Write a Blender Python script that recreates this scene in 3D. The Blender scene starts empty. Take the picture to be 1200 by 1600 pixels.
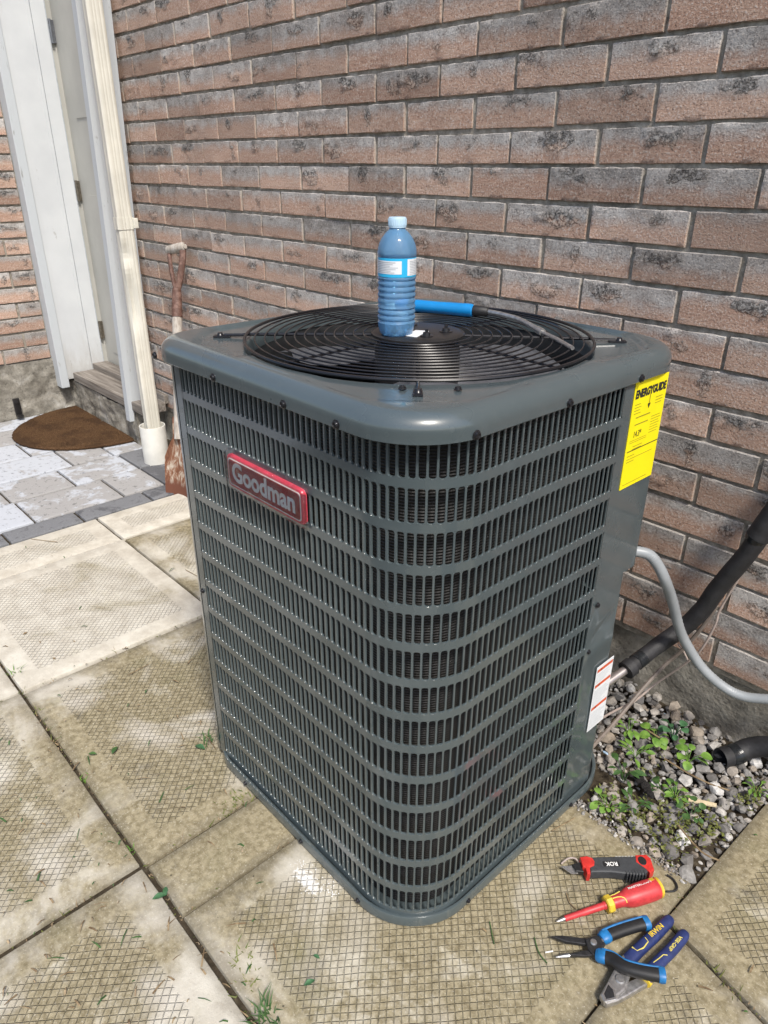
import bpy, bmesh, math, random
from math import sin, cos, pi, radians, sqrt
from mathutils import Vector, Matrix, noise as mnoise

random.seed(7)
scn = bpy.context.scene
COL = scn.collection

# ------------------------------------------------------------------ camera
cam_d = bpy.data.cameras.new('camera')
cam = bpy.data.objects.new('camera', cam_d)
COL.objects.link(cam)
CAMP = Vector((0.9572, -1.3342, 1.0960))
YAW, PITCH, ROLL = radians(47.302), radians(25.768), radians(-0.246)
_f = Vector((-sin(YAW) * cos(PITCH), cos(YAW) * cos(PITCH), -sin(PITCH)))
_r = Vector((cos(YAW), sin(YAW), 0))
_d = _f.cross(_r)
_r2 = _r * cos(ROLL) + _d * sin(ROLL)
_d2 = -_r * sin(ROLL) + _d * cos(ROLL)
M = Matrix((_r2, -_d2, -_f)).transposed().to_4x4()
M.translation = CAMP
cam.matrix_world = M
cam_d.sensor_fit = 'VERTICAL'
cam_d.sensor_height = 36.0
cam_d.sensor_width = 27.0
cam_d.lens = 1123.55 / 1600 * 36.0
cam_d.clip_start = 0.05
cam_d.clip_end = 2000
scn.camera = cam
FPX = 1123.55


def project(p):
    q = Vector(p) - CAMP
    z = q.dot(_f)
    return 600 + FPX * q.dot(_r2) / z, 800 + FPX * q.dot(_d2) / z, z


# ------------------------------------------------------------------ light
SUN_EL, SUN_AZ = radians(54), radians(-23)      # azimuth measured from +x towards +y
world = bpy.data.worlds.new('World')
scn.world = world
world.use_nodes = True
wn = world.node_tree.nodes
wl = world.node_tree.links
for n in list(wn):
    wn.remove(n)
sky = wn.new('ShaderNodeTexSky')
sky.sky_type = 'NISHITA'
sky.sun_disc = False
sky.sun_elevation = SUN_EL
sky.sun_rotation = radians(90) - SUN_AZ
sky.air_density = 1.0
sky.dust_density = 2.5
sky.ozone_density = 1.0
bgn = wn.new('ShaderNodeBackground')
bgn.inputs['Strength'].default_value = 0.125
wout = wn.new('ShaderNodeOutputWorld')
wl.new(sky.outputs[0], bgn.inputs['Color'])
wl.new(bgn.outputs[0], wout.inputs['Surface'])

sun_d = bpy.data.lights.new('sun', 'SUN')
sun_d.energy = 2.7
sun_d.angle = radians(9)
sun_d.color = (1.0, 0.95, 0.87)
sun = bpy.data.objects.new('sun', sun_d)
COL.objects.link(sun)
sdir = Vector((cos(SUN_EL) * cos(SUN_AZ), cos(SUN_EL) * sin(SUN_AZ), sin(SUN_EL)))
sun.rotation_euler = sdir.to_track_quat('Z', 'Y').to_euler()
sun.location = sdir * 6

scn.view_settings.view_transform = 'Standard'
scn.view_settings.look = 'None'
scn.view_settings.exposure = 0.64
scn.view_settings.gamma = 1.0
scn.view_settings.use_curve_mapping = False
scn.cycles.use_denoising = True
try:
    scn.cycles.denoiser = 'OPENIMAGEDENOISE'
except Exception:
    pass
scn.cycles.max_bounces = 8
scn.cycles.transmission_bounces = 8
scn.cycles.transparent_max_bounces = 8


# ------------------------------------------------------------------ shader helpers
class NT:
    def __init__(s, name):
        s.m = bpy.data.materials.new(name)
        s.m.use_nodes = True
        s.t = s.m.node_tree
        s.b = s.t.nodes['Principled BSDF']
        s.out = s.t.nodes['Material Output']

    def n(s, typ, **kw):
        nd = s.t.nodes.new(typ)
        for k, v in kw.items():
            setattr(nd, k, v)
        return nd

    def put(s, sock, v):
        if v is None:
            return
        if hasattr(v, 'links') or isinstance(v, bpy.types.NodeSocket):
            s.t.links.new(v, sock)
        else:
            if sock.type == 'RGBA' and len(v) == 3:
                v = (*v, 1)
            sock.default_value = v

    def pos(s):
        return s.n('ShaderNodeNewGeometry').outputs['Position']

    def obj(s):
        return s.n('ShaderNodeTexCoord').outputs['Object']

    def attr(s, name):
        a = s.n('ShaderNodeAttribute', attribute_name=name)
        return a

    def noise(s, vec, scale, detail=4, rough=.55, dist=0):
        nd = s.n('ShaderNodeTexNoise')
        s.put(nd.inputs['Vector'], vec)
        nd.inputs['Scale'].default_value = scale
        nd.inputs['Detail'].default_value = detail
        nd.inputs['Roughness'].default_value = rough
        nd.inputs['Distortion'].default_value = dist
        return nd.outputs['Fac']

    def voro(s, vec, scale, feature='F1', out='Distance'):
        nd = s.n('ShaderNodeTexVoronoi', feature=feature)
        s.put(nd.inputs['Vector'], vec)
        nd.inputs['Scale'].default_value = scale
        return nd.outputs[out]

    def mapping(s, vec, scale=(1, 1, 1), rot=(0, 0, 0), loc=(0, 0, 0)):
        nd = s.n('ShaderNodeMapping')
        s.put(nd.inputs['Vector'], vec)
        nd.inputs['Scale'].default_value = scale
        nd.inputs['Rotation'].default_value = rot
        nd.inputs['Location'].default_value = loc
        return nd.outputs[0]

    def math(s, op, a, b=0.0, c=None, clamp=False):
        nd = s.n('ShaderNodeMath', operation=op, use_clamp=clamp)
        s.put(nd.inputs[0], a)
        s.put(nd.inputs[1], b)
        if c is not None:
            s.put(nd.inputs[2], c)
        return nd.outputs[0]

    def smooth(s, v, lo, hi):
        nd = s.n('ShaderNodeMapRange', interpolation_type='SMOOTHSTEP')
        s.put(nd.inputs[0], v)
        nd.inputs[1].default_value = lo
        nd.inputs[2].default_value = hi
        return nd.outputs[0]

    def mix(s, f, a, b, mode='MIX'):
        nd = s.n('ShaderNodeMix', data_type='RGBA', blend_type=mode)
        s.put(nd.inputs[0], f)
        s.put(nd.inputs[6], a)
        s.put(nd.inputs[7], b)
        return nd.outputs[2]

    def ramp(s, f, stops):
        nd = s.n('ShaderNodeValToRGB')
        s.put(nd.inputs[0], f)
        e = nd.color_ramp.elements
        while len(e) < len(stops):
            e.new(0.5)
        for el, (p, c) in zip(e, stops):
            el.position = p
            el.color = (*c, 1) if len(c) == 3 else c
        return nd.outputs[0]

    def sep(s, v):
        nd = s.n('ShaderNodeSeparateXYZ')
        s.put(nd.inputs[0], v)
        return nd.outputs

    def bump(s, h, strength=.5, dist=.002, normal=None):
        nd = s.n('ShaderNodeBump')
        nd.inputs['Strength'].default_value = strength
        nd.inputs['Distance'].default_value = dist
        s.put(nd.inputs['Height'], h)
        if normal is not None:
            s.put(nd.inputs['Normal'], normal)
        return nd.outputs[0]

    def set(s, **kw):
        names = dict(col='Base Color', rough='Roughness', metal='Metallic', nor='Normal', spec='Specular IOR Level',
                     trans='Transmission Weight', ior='IOR', coat='Coat Weight', coatr='Coat Roughness', alpha='Alpha',
                     sheen='Sheen Weight', sss='Subsurface Weight')
        for k, v in kw.items():
            s.put(s.b.inputs[names[k]], v)
        return s.m


def plain(name, col, rough=.5, metal=0.0, var=.12, nscale=60, bump=0.0, bdist=.0006, **kw):
    """a painted or moulded surface: slight wear in tone and gloss"""
    t = NT(name)
    p = t.obj()
    n = t.noise(p, nscale, 5, .6)
    c = t.mix(t.smooth(n, .25, .75), tuple(x * (1 - var) for x in col), tuple(min(1, x * (1 + var)) for x in col))
    r = t.math('MULTIPLY_ADD', n, .25 * max(rough, .1), rough * .88, clamp=True)
    t.set(col=c, rough=r, metal=metal, **kw)
    if bump:
        t.set(nor=t.bump(t.noise(p, nscale * 6, 4), bump, bdist))
    return t.m


MAT = {}

# --- brick: iron-red body, grey flashed upper half, bark-like torn patches
t = NT('brick_face')
p = t.pos()
vz = t.attr('vz').outputs['Fac']
rg = t.attr('rug').outputs['Fac']
rnd = t.n('ShaderNodeObjectInfo').outputs['Random']
r2 = t.math('FRACT', t.math('MULTIPLY', rnd, 17.31))
n1 = t.noise(p, 30, 5, .62)
n2 = t.noise(t.mapping(p, (16, 16, 130)), 1.0, 5, .65)
n3 = t.noise(p, 240, 4, .75)
n5 = t.noise(p, 150, 5, .74, .3)
n4 = t.noise(p, 2.6, 3, .5)
gz = t.math('ADD', vz, t.math('MULTIPLY', t.math('SUBTRACT', n1, .5), .55))
gz = t.math('ADD', gz, t.math('MULTIPLY', t.math('SUBTRACT', n2, .5), .22))
gz = t.math('ADD', gz, t.math('MULTIPLY', t.math('SUBTRACT', rnd, .5), .45))
grey = t.smooth(gz, .30, .86)
red = t.mix(r2, (.365, .228, .168), (.455, .305, .232))
red = t.mix(t.math('MULTIPLY', t.smooth(n2, .42, .75), .5), red, (.54, .415, .325))
gry = t.mix(t.smooth(n1, .3, .7), (.245, .235, .222), (.43, .42, .405))
c = t.mix(t.math('MULTIPLY', grey, .94), red, gry)
# torn bark-like patches
dk = t.mix(t.smooth(n5, .43, .60), (.075, .073, .072), (.38, .365, .35))
dkr = t.mix(t.smooth(n5, .36, .60), (.13, .07, .05), (.56, .43, .355))
pat = t.mix(t.smooth(t.math('ADD', vz, t.math('MULTIPLY', t.math('SUBTRACT', n1, .5), .8)), .48, .72), dkr, dk)
wm = t.smooth(t.noise(t.mapping(p, (11, 11, 19), loc=(4, 0, 2)), 1, 4, .62), .40, .62)
rgw = t.math('MULTIPLY', rg, t.math('MULTIPLY_ADD', wm, .95, .22))
pm = t.smooth(t.math('ADD', rgw, t.math('MULTIPLY', t.math('SUBTRACT', n5, .5), 1.3)), .26, .52)
c = t.mix(pm, c, pat)
# sandy grain
c = t.mix(t.math('MULTIPLY', t.smooth(n3, .52, .66), .7), c, (.60, .54, .49))
c = t.mix(t.math('MULTIPLY', t.smooth(n3, .46, .32), .75), c, (.075, .058, .050))
c = t.mix(t.math('MULTIPLY', t.smooth(n4, .45, .75), .35), c, (.17, .135, .115))
tone = t.math('MULTIPLY_ADD', t.math('FRACT', t.math('MULTIPLY', rnd, 53.7)), .42, .78)
c = t.mix(1.0, c, t.n('ShaderNodeCombineColor').outputs[0], 'MULTIPLY') if False else c
hs = t.n('ShaderNodeHueSaturation')
t.put(hs.inputs['Color'], c)
t.put(hs.inputs['Value'], tone)
c = hs.outputs[0]
ed = t.attr('edge').outputs['Fac']
c = t.mix(t.math('MULTIPLY', t.smooth(t.math('ADD', ed, t.math('MULTIPLY', t.math('SUBTRACT', n1, .5), 1.6)), .65, 1.1), .6), c, (.42, .385, .335))
hgt = t.math('ADD', t.math('MULTIPLY', n3, .9), t.math('MULTIPLY', n2, .35))
hgt = t.math('ADD', hgt, t.math('MULTIPLY', pm, t.math('MULTIPLY', n5, 3.0)))
MAT['brick'] = t.set(col=c, rough=.92, spec=.2, nor=t.bump(hgt, .85, .0028))

t = NT('mortar')
p = t.pos()
n = t.noise(p, 60, 5, .65)
nn = t.noise(p, 500, 3, .7)
c = t.ramp(n, [(.3, (.19, .17, .14)), (.5, (.31, .28, .235)), (.72, (.46, .43, .37))])
c = t.mix(t.math('MULTIPLY', t.smooth(nn, .5, .75), .4), c, (.10, .09, .075))
MAT['mortar'] = t.set(col=c, rough=.95, spec=.2, nor=t.bump(t.math('ADD', n, t.math('MULTIPLY', nn, .4)), .8, .003))

t = NT('foundation_concrete')
p = t.pos()
n = t.noise(p, 9, 6, .65, .4)
nn = t.noise(p, 120, 4, .7)
vv = t.voro(p, 90)
c = t.ramp(n, [(.3, (.085, .075, .062)), (.46, (.20, .185, .155)), (.58, (.31, .29, .25)), (.72, (.50, .485, .45))])
c = t.mix(t.math('MULTIPLY', t.smooth(nn, .55, .75), .6), c, (.40, .37, .32))
c = t.mix(t.math('MULTIPLY', t.smooth(nn, .45, .3), .7), c, (.05, .045, .038))
MAT['concrete'] = t.set(col=c, rough=.95, spec=.2, nor=t.bump(t.math('ADD', t.math('MULTIPLY', n, 2), t.math('ADD', nn, t.math('MULTIPLY', vv, .3))), .7, .004))


# --- patio slabs
def slab_material():
    t = NT('patio_slab')
    p = t.pos()
    x, y, z = t.sep(p)
    dirt = t.attr('dirt').outputs['Fac']
    edge = t.attr('edge').outputs['Fac']          # 0 at the rim, 1 from the inner field on
    field = t.smooth(edge, .92, 1.0)
    s = t.math('ADD', x, y)
    dfr = t.math('SUBTRACT', x, y)
    wob = t.math('MULTIPLY', t.math('SUBTRACT', t.noise(p, 16, 2), .5), .007)

    def lines(v, pitch, w):
        q = t.math('FRACT', t.math('DIVIDE', t.math('ADD', v, wob), pitch))
        q = t.math('ABSOLUTE', t.math('SUBTRACT', q, .5))
        return t.smooth(q, .5 - w, .5)
    ln = t.math('MAXIMUM', lines(s, .0155, .11), lines(t.math('ADD', dfr, t.math('MULTIPLY', s, .12)), .0155, .11))
    wear = t.smooth(t.noise(p, 6, 4, .6), .26, .5)
    ln = t.math('MULTIPLY', t.math('MULTIPLY', ln, field), t.math('MULTIPLY_ADD', wear, .5, .5))
    n1 = t.noise(p, 3.4, 5, .6, .6)
    n2 = t.noise(p, 17, 5, .65)
    n3 = t.noise(p, 260, 4, .75)
    n4 = t.noise(p, 85, 4, .65)
    base = t.mix(t.smooth(n2, .3, .7), (.43, .395, .33), (.58, .55, .475))
    dm = t.math('ADD', t.math('MULTIPLY', dirt, 1.0), t.math('MULTIPLY', t.math('SUBTRACT', n1, .5), 3.6))
    dm = t.smooth(t.math('ADD', dm, t.math('MULTIPLY', t.math('SUBTRACT', n2, .5), .5)), .22, .85)
    dcol = t.mix(t.smooth(n4, .3, .7), (.180, .150, .088), (.335, .290, .190))
    grn = t.smooth(t.noise(t.mapping(p, loc=(3, 1, 0)), 5.5, 4, .6), .5, .75)
    dcol = t.mix(t.math('MULTIPLY', grn, .5), dcol, (.205, .192, .105))
    dcol = t.mix(t.math('MULTIPLY', t.smooth(t.noise(p, 11, 5, .7), .56, .74), .7), dcol, (.120, .108, .088))
    c = t.mix(dm, base, dcol)
    # grime lines the rim, scuffed-clean streaks just inside it
    rim = t.math('MULTIPLY', t.smooth(t.math('ADD', edge, t.math('MULTIPLY', t.math('SUBTRACT', n2, .5), .5)), .42, .0), dirt)
    c = t.mix(t.math('MULTIPLY', rim, .55), c, (.12, .105, .075))
    clean = t.math('MULTIPLY', t.smooth(t.noise(t.mapping(p, loc=(9, 4, 2)), 5, 6, .72), .53, .66), t.smooth(edge, .3, 1.0))
    c = t.mix(t.math('MULTIPLY', clean, .7), c, (.55, .515, .42))
    c = t.mix(t.math('MULTIPLY', ln, t.math('MULTIPLY_ADD', dirt, .17, .08)), c, (.09, .08, .055))
    c = t.mix(t.math('MULTIPLY', t.smooth(n3, .55, .70), .5), c, (.62, .585, .50))
    c = t.mix(t.math('MULTIPLY', t.smooth(n3, .40, .28), .5), c, (.07, .06, .045))
    dx_ = t.math('SUBTRACT', x, t.math('MULTIPLY_ADD', y, .0, .262))
    dy_ = t.math('SUBTRACT', y, -.866)
    dd_ = t.math('SQRT', t.math('ADD', t.math('POWER', t.math('DIVIDE', dx_, .060), 2.0), t.math('POWER', t.math('DIVIDE', dy_, .026), 2.0)))
    lm_ = t.math('ADD', t.math('MULTIPLY', dd_, .45), t.math('SUBTRACT', t.noise(p, 130, 5, .75), .5))
    c = t.mix(t.math('MULTIPLY', t.smooth(lm_, .24, .14), .85), c, (.72, .71, .68))
    blk = t.smooth(t.voro(p, 26), .055, .03)
    c = t.mix(t.math('MULTIPLY', blk, .8), c, (.05, .045, .035))
    h = t.math('SUBTRACT', t.math('ADD', t.math('MULTIPLY', n3, .35), t.math('MULTIPLY', n4, .5)), t.math('MULTIPLY', ln, 1.3))
    return t.set(col=c, rough=.92, spec=.25, nor=t.bump(h, .8, .0022))


MAT['slab'] = slab_material()

t = NT('lime_spill')
n = t.noise(t.pos(), 200, 4, .7)
MAT['lime'] = t.set(col=t.mix(n, (.52, .51, .48), (.80, .79, .76)), rough=.95, nor=t.bump(n, .8, .002))


def paver_material(name, lo, hi, flake):
    t = NT(name)
    p = t.pos()
    rnd = t.n('ShaderNodeObjectInfo').outputs['Random']
    n = t.noise(t.mapping(p, loc=(2, 7, 0)), 9, 6, .66, .4)
    nn = t.noise(p, 260, 3, .7)
    sel = t.smooth(t.math('ADD', n, t.math('MULTIPLY', t.math('SUBTRACT', rnd, .5), .30)), .40, .49)
    c = t.mix(sel, lo, hi)
    c = t.mix(t.math('MULTIPLY', t.smooth(t.noise(p, 45, 4, .7), .56, .66), flake), c, (.055, .055, .058))
    c = t.mix(t.math('MULTIPLY', t.smooth(nn, .55, .75), .25), c, (.60, .60, .60))
    return t.set(col=c, rough=.85, spec=.3, nor=t.bump(t.math('ADD', t.math('MULTIPLY', nn, .4), t.math('MULTIPLY', n, .5)), .6, .0015))


MAT['paver'] = paver_material('paver_pale', (.315, .31, .305), (.44, .465, .505), .55)
MAT['paver_dark'] = paver_material('paver_charcoal', (.095, .097, .105), (.165, .17, .18), .5)

t = NT('soil')
p = t.pos()
n = t.noise(p, 45, 5, .7)
c = t.ramp(n, [(.3, (.022, .018, .013)), (.55, (.055, .044, .030)), (.75, (.10, .085, .06))])
MAT['soil'] = t.set(col=c, rough=1, spec=.1, nor=t.bump(n, .9, .006))

# --- air conditioner paint and metals
t = NT('grey_enamel')
p = t.pos()
n = t.noise(p, 6, 4, .6)
sp = t.noise(p, 900, 2, .6)
x, y, z = t.sep(p)
dust = t.math('MULTIPLY', t.smooth(t.noise(t.mapping(p, (30, 30, 3)), 1, 5, .65), .55, .75), t.smooth(z, .35, .0))
c = t.mix(t.smooth(n, .3, .7), (.064, .083, .089), (.071, .091, .097))
c = t.mix(t.math('MULTIPLY', dust, .30), c, (.24, .23, .19))
spot = t.math('MULTIPLY', t.smooth(t.voro(p, 55), .22, .12), t.smooth(t.noise(p, 9, 4, .6), .45, .65))
film_ = t.smooth(t.noise(p, 21, 6, .7), .50, .74)
c = t.mix(t.math('MULTIPLY', t.math('MAXIMUM', t.math('MULTIPLY', spot, .5), film_), .06), c, (.26, .27, .26))
MAT['enamel'] = t.set(col=c, rough=t.math('ADD', t.math('MULTIPLY_ADD', n, .12, .22), t.math('MULTIPLY', spot, .25)), spec=.5, coat=.8, coatr=.08,
                      nor=t.bump(sp, .04, .0005))
t = NT('coil_fins')
p = t.pos()
x, y, z = t.sep(p)
fr = t.math('ABSOLUTE', t.math('SUBTRACT', t.math('FRACT', t.math('DIVIDE', z, .0042)), .5))
n = t.noise(p, 18, 4, .6)
n2 = t.noise(t.mapping(p, (500, 500, 60)), 1, 3, .6)
c = t.mix(t.smooth(fr, .12, .46), (.003, .003, .003), (.040, .037, .036))
c = t.mix(t.smooth(n, .35, .75), c, t.mix(.6, c, (.012, .012, .012)))
MAT['coil'] = t.set(col=c, rough=.55, metal=.35, nor=t.bump(t.math('ADD', t.math('MULTIPLY', fr, 2), n2), .8, .002))
MAT['black_wire'] = plain('black_coated_wire', (.010, .010, .012), .25, 0, .2, 40, spec=.45)
MAT['black_metal'] = plain('black_painted_steel', (.018, .017, .017), .35, 0, .25, 30, bump=.15)
MAT['interior'] = plain('dark_fan_shroud', (.012, .013, .014), .6)
MAT['alu'] = plain('fan_aluminium', (.16, .165, .18), .5, .5, .2, 20)
MAT['screw'] = plain('dark_screw', (.045, .045, .05), .3, .7, .3, 400)
MAT['badge_red'] = plain('badge_red', (.33, .015, .026), .25, 0, .1, 60, coat=.4)
MAT['badge_pink'] = plain('badge_rim_red', (.62, .055, .09), .3, 0, .1, 80)
MAT['badge_silver'] = plain('badge_silver_print', (.86, .85, .83), .4, 0, .08, 200)
t = NT('clear_film')
pf = t.pos()
nf = t.noise(pf, 55, 4, .6, 1.2)
gl = t.n('ShaderNodeBsdfGlossy')
gl.inputs['Roughness'].default_value = .12
t.put(gl.inputs['Normal'], t.bump(nf, 1.0, .006))
tr = t.n('ShaderNodeBsdfTransparent')
mx = t.n('ShaderNodeMixShader')
fre = t.n('ShaderNodeFresnel')
fre.inputs['IOR'].default_value = 1.45
t.put(mx.inputs[0], t.math('ADD', fre.outputs[0], .03))
t.t.links.new(tr.outputs[0], mx.inputs[1])
t.t.links.new(gl.outputs[0], mx.inputs[2])
t.t.links.new(mx.outputs[0], t.out.inputs[0])
MAT['film'] = t.m
MAT['yellow'] = plain('label_yellow', (.86, .74, .006), .45, 0, .03, 30)
MAT['print_black'] = plain('print_black', (.02, .02, .018), .6)
MAT['print_olive'] = plain('print_fine_lines', (.26, .23, .02), .6)
MAT['white_label'] = plain('label_white', (.72, .74, .76), .45, 0, .03, 30)
MAT['print_red'] = plain('print_red', (.58, .10, .04), .5)
MAT['print_grey'] = plain('print_grey', (.42, .45, .48), .6)

# --- pipes, door, shovel and so on
MAT['cream'] = plain('cream_painted_aluminium', (.62, .60, .525), .4, 0, .10, 9, bump=.05)
MAT['pvc'] = plain('white_pvc', (.66, .65, .60), .4, 0, .10, 14, bump=.05)
t = NT('white_door_paint')
p = t.pos()
n = t.noise(p, 5, 4, .6)
sc = t.noise(t.mapping(p, (30, 30, 9)), 1, 5, .7)
c = t.mix(t.smooth(n, .3, .7), (.56, .58, .595), (.62, .64, .65))
c = t.mix(t.math('MULTIPLY', t.smooth(sc, .68, .76), .7), c, (.30, .28, .25))
x, y, z = t.sep(p)
gm = t.smooth(t.math('ADD', z, t.math('MULTIPLY', t.noise(t.mapping(p, (14, 14, 5)), 1, 5, .7), .5)), .62, .34)
c = t.mix(t.math('MULTIPLY', gm, .45), c, (.30, .27, .22))
MAT['door_white'] = t.set(col=c, rough=.45, nor=t.bump(sc, .12, .001))
MAT['door_cream'] = plain('cream_door_leaf', (.42, .415, .38), .5, 0, .08, 6)
t = NT('peeling_trim')
p = t.pos()
sc = t.noise(t.mapping(p, (60, 60, 12)), 1, 5, .7)
MAT['peel'] = t.set(col=t.mix(t.smooth(sc, .60, .74), (.50, .53, .55), (.28, .28, .27)), rough=.6, nor=t.bump(sc, .3, .002))
t = NT('weathered_wood')
p = t.pos()
g = t.noise(t.mapping(p, (5, 90, 90)), 1, 5, .65)
c = t.ramp(g, [(.3, (.09, .075, .06)), (.55, (.22, .195, .17)), (.75, (.34, .315, .285))])
MAT['old_wood'] = t.set(col=c, rough=.85, nor=t.bump(g, .6, .003))
t = NT('handle_wood')
p = t.obj()
g = t.noise(t.mapping(p, (90, 90, 9)), 1, 5, .65)
c = t.ramp(g, [(.3, (.26, .22, .18)), (.55, (.42, .385, .34)), (.75, (.56, .53, .49))])
MAT['handle_wood'] = t.set(col=c, rough=.75, nor=t.bump(g, .4, .001))
t = NT('brown_rusty_paint')
p = t.pos()
g = t.noise(p, 60, 5, .65)
MAT['brown_paint'] = t.set(col=t.mix(t.smooth(g, .4, .65), (.095, .045, .032), (.19, .11, .085)), rough=.65, nor=t.bump(g, .2, .001))
t = NT('rusty_blade')
p = t.pos()
g = t.noise(t.mapping(p, (45, 45, 16)), 1, 6, .7, .6)
c = t.ramp(g, [(.36, (.10, .036, .018)), (.5, (.19, .082, .042)), (.60, (.40, .34, .27)), (.78, (.55, .50, .44))])
x, y, z = t.sep(p)
c = t.mix(t.smooth(t.math('ADD', z, t.math('MULTIPLY', g, .05)), .085, .055), c, (.12, .042, .022))
MAT['rust'] = t.set(col=c, rough=.85, nor=t.bump(g, .5, .002))
MAT['hinge'] = plain('brass_hinge', (.16, .14, .11), .45, .6, .3, 90)
MAT['hinge_steel'] = plain('grey_hinge', (.20, .21, .23), .4, .7, .2, 90)
t = NT('coir_mat')
p = t.pos()
n = t.noise(p, 260, 4, .75)
n2 = t.noise(p, 9, 4, .6)
c = t.ramp(n, [(.3, (.030, .015, .008)), (.5, (.095, .052, .026)), (.72, (.20, .125, .068))])
c = t.mix(t.smooth(n2, .42, .68), c, t.mix(.65, c, (.045, .026, .016)))
MAT['coir'] = t.set(col=c, rough=1, spec=.1, nor=t.bump(n, 1, .006))
MAT['foam'] = plain('black_foam_insulation', (.016, .016, .018), .62, 0, .35, 50, bump=.4, bdist=.002)
MAT['tape'] = plain('shiny_black_tape', (.012, .014, .016), .18, 0, .2, 120, bump=.25, bdist=.001)
MAT['copper_dull'] = plain('dull_metal_pipe', (.44, .40, .39), .35, .75, .15, 60)
MAT['conduit'] = plain('grey_pvc_conduit', (.27, .29, .305), .42, 0, .08, 30)
MAT['wire_pink'] = plain('dusty_wire', (.34, .28, .25), .55, 0, .15, 80)
MAT['wire_brown'] = plain('thin_brown_cable', (.17, .14, .12), .6, 0, .2, 80)

# --- tools
MAT['rubber_grey'] = plain('charcoal_rubber', (.040, .043, .047), .6, 0, .2, 120, bump=.3)
MAT['rubber_black'] = plain('black_rubber', (.012, .012, .013), .55, 0, .2, 120, bump=.2)
MAT['tool_red'] = plain('tool_red_plastic', (.52, .030, .024), .42, 0, .22, 90, bump=.15)
MAT['sd_red'] = plain('screwdriver_red', (.50, .040, .045), .45, 0, .2, 90, bump=.12)
MAT['tool_yellow'] = plain('tool_yellow', (.62, .44, .04), .45, 0, .2, 90)
MAT['tool_blue'] = plain('tool_bright_blue', (.014, .15, .38), .45, 0, .25, 90, bump=.15)
MAT['navy'] = plain('navy_grip', (.018, .030, .115), .5, 0, .25, 90, bump=.2)
MAT['steel'] = plain('tool_steel', (.42, .41, .40), .38, .8, .25, 160, bump=.2)
MAT['steel_dark'] = plain('dark_tool_steel', (.055, .055, .058), .42, .7, .3, 160, bump=.2)
MAT['steel_bright'] = plain('bright_blade', (.60, .60, .60), .28, .9, .12, 120)
MAT['print_white'] = plain('print_white', (.72, .72, .70), .5)
MAT['print_yellow'] = plain('print_pale_yellow', (.66, .56, .12), .5)
MAT['cyan_handle'] = plain('cyan_handle_plastic', (.006, .19, .48), .32, 0, .06, 40)

# --- bottle
t = NT('blue_water_bottle')
tr = t.n('ShaderNodeBsdfTransparent')
tr.inputs[0].default_value = (.70, .89, 1.0, 1)
gl = t.n('ShaderNodeBsdfGlossy')
gl.inputs['Roughness'].default_value = .05
t.put(gl.inputs['Normal'], t.bump(t.noise(t.pos(), 130, 2, .5), .35, .0015))
tl = t.n('ShaderNodeBsdfTranslucent')
tl.inputs[0].default_value = (.30, .63, 1.0, 1)
df = t.n('ShaderNodeBsdfDiffuse')
df.inputs[0].default_value = (.30, .63, 1.0, 1)
lw = t.n('ShaderNodeLayerWeight')
lw.inputs[0].default_value = .32
m1 = t.n('ShaderNodeMixShader')
m1.inputs[0].default_value = .5
t.t.links.new(tl.outputs[0], m1.inputs[1])
t.t.links.new(df.outputs[0], m1.inputs[2])
m2 = t.n('ShaderNodeMixShader')
t.put(m2.inputs[0], t.math('MULTIPLY_ADD', lw.outputs['Facing'], .28, .46))
t.t.links.new(tr.outputs[0], m2.inputs[1])
t.t.links.new(m1.outputs[0], m2.inputs[2])
m3 = t.n('ShaderNodeMixShader')
fr_ = t.n('ShaderNodeFresnel')
fr_.inputs['IOR'].default_value = 1.5
t.t.links.new(fr_.outputs[0], m3.inputs[0])
t.t.links.new(m2.outputs[0], m3.inputs[1])
t.t.links.new(gl.outputs[0], m3.inputs[2])
t.t.links.new(m3.outputs[0], t.out.inputs[0])
MAT['bottle'] = t.m
t = NT('bottled_water')
tr = t.n('ShaderNodeBsdfTransparent')
tr.inputs[0].default_value = (.86, .95, 1.0, 1)
gl = t.n('ShaderNodeBsdfGlossy')
gl.inputs['Roughness'].default_value = .03
gl.inputs['Color'].default_value = (.8, .92, 1, 1)
mx = t.n('ShaderNodeMixShader')
fr_ = t.n('ShaderNodeFresnel')
fr_.inputs['IOR'].default_value = 1.33
t.t.links.new(fr_.outputs[0], mx.inputs[0])
t.t.links.new(tr.outputs[0], mx.inputs[1])
t.t.links.new(gl.outputs[0], mx.inputs[2])
t.t.links.new(mx.outputs[0], t.out.inputs[0])
MAT['water'] = t.m
MAT['bottle_cap'] = plain('bottle_cap_pale', (.44, .60, .72), .4, 0, .05, 60)
MAT['cyan_label'] = plain('bottle_label_cyan', (.03, .42, .72), .35, 0, .05, 60)

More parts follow.
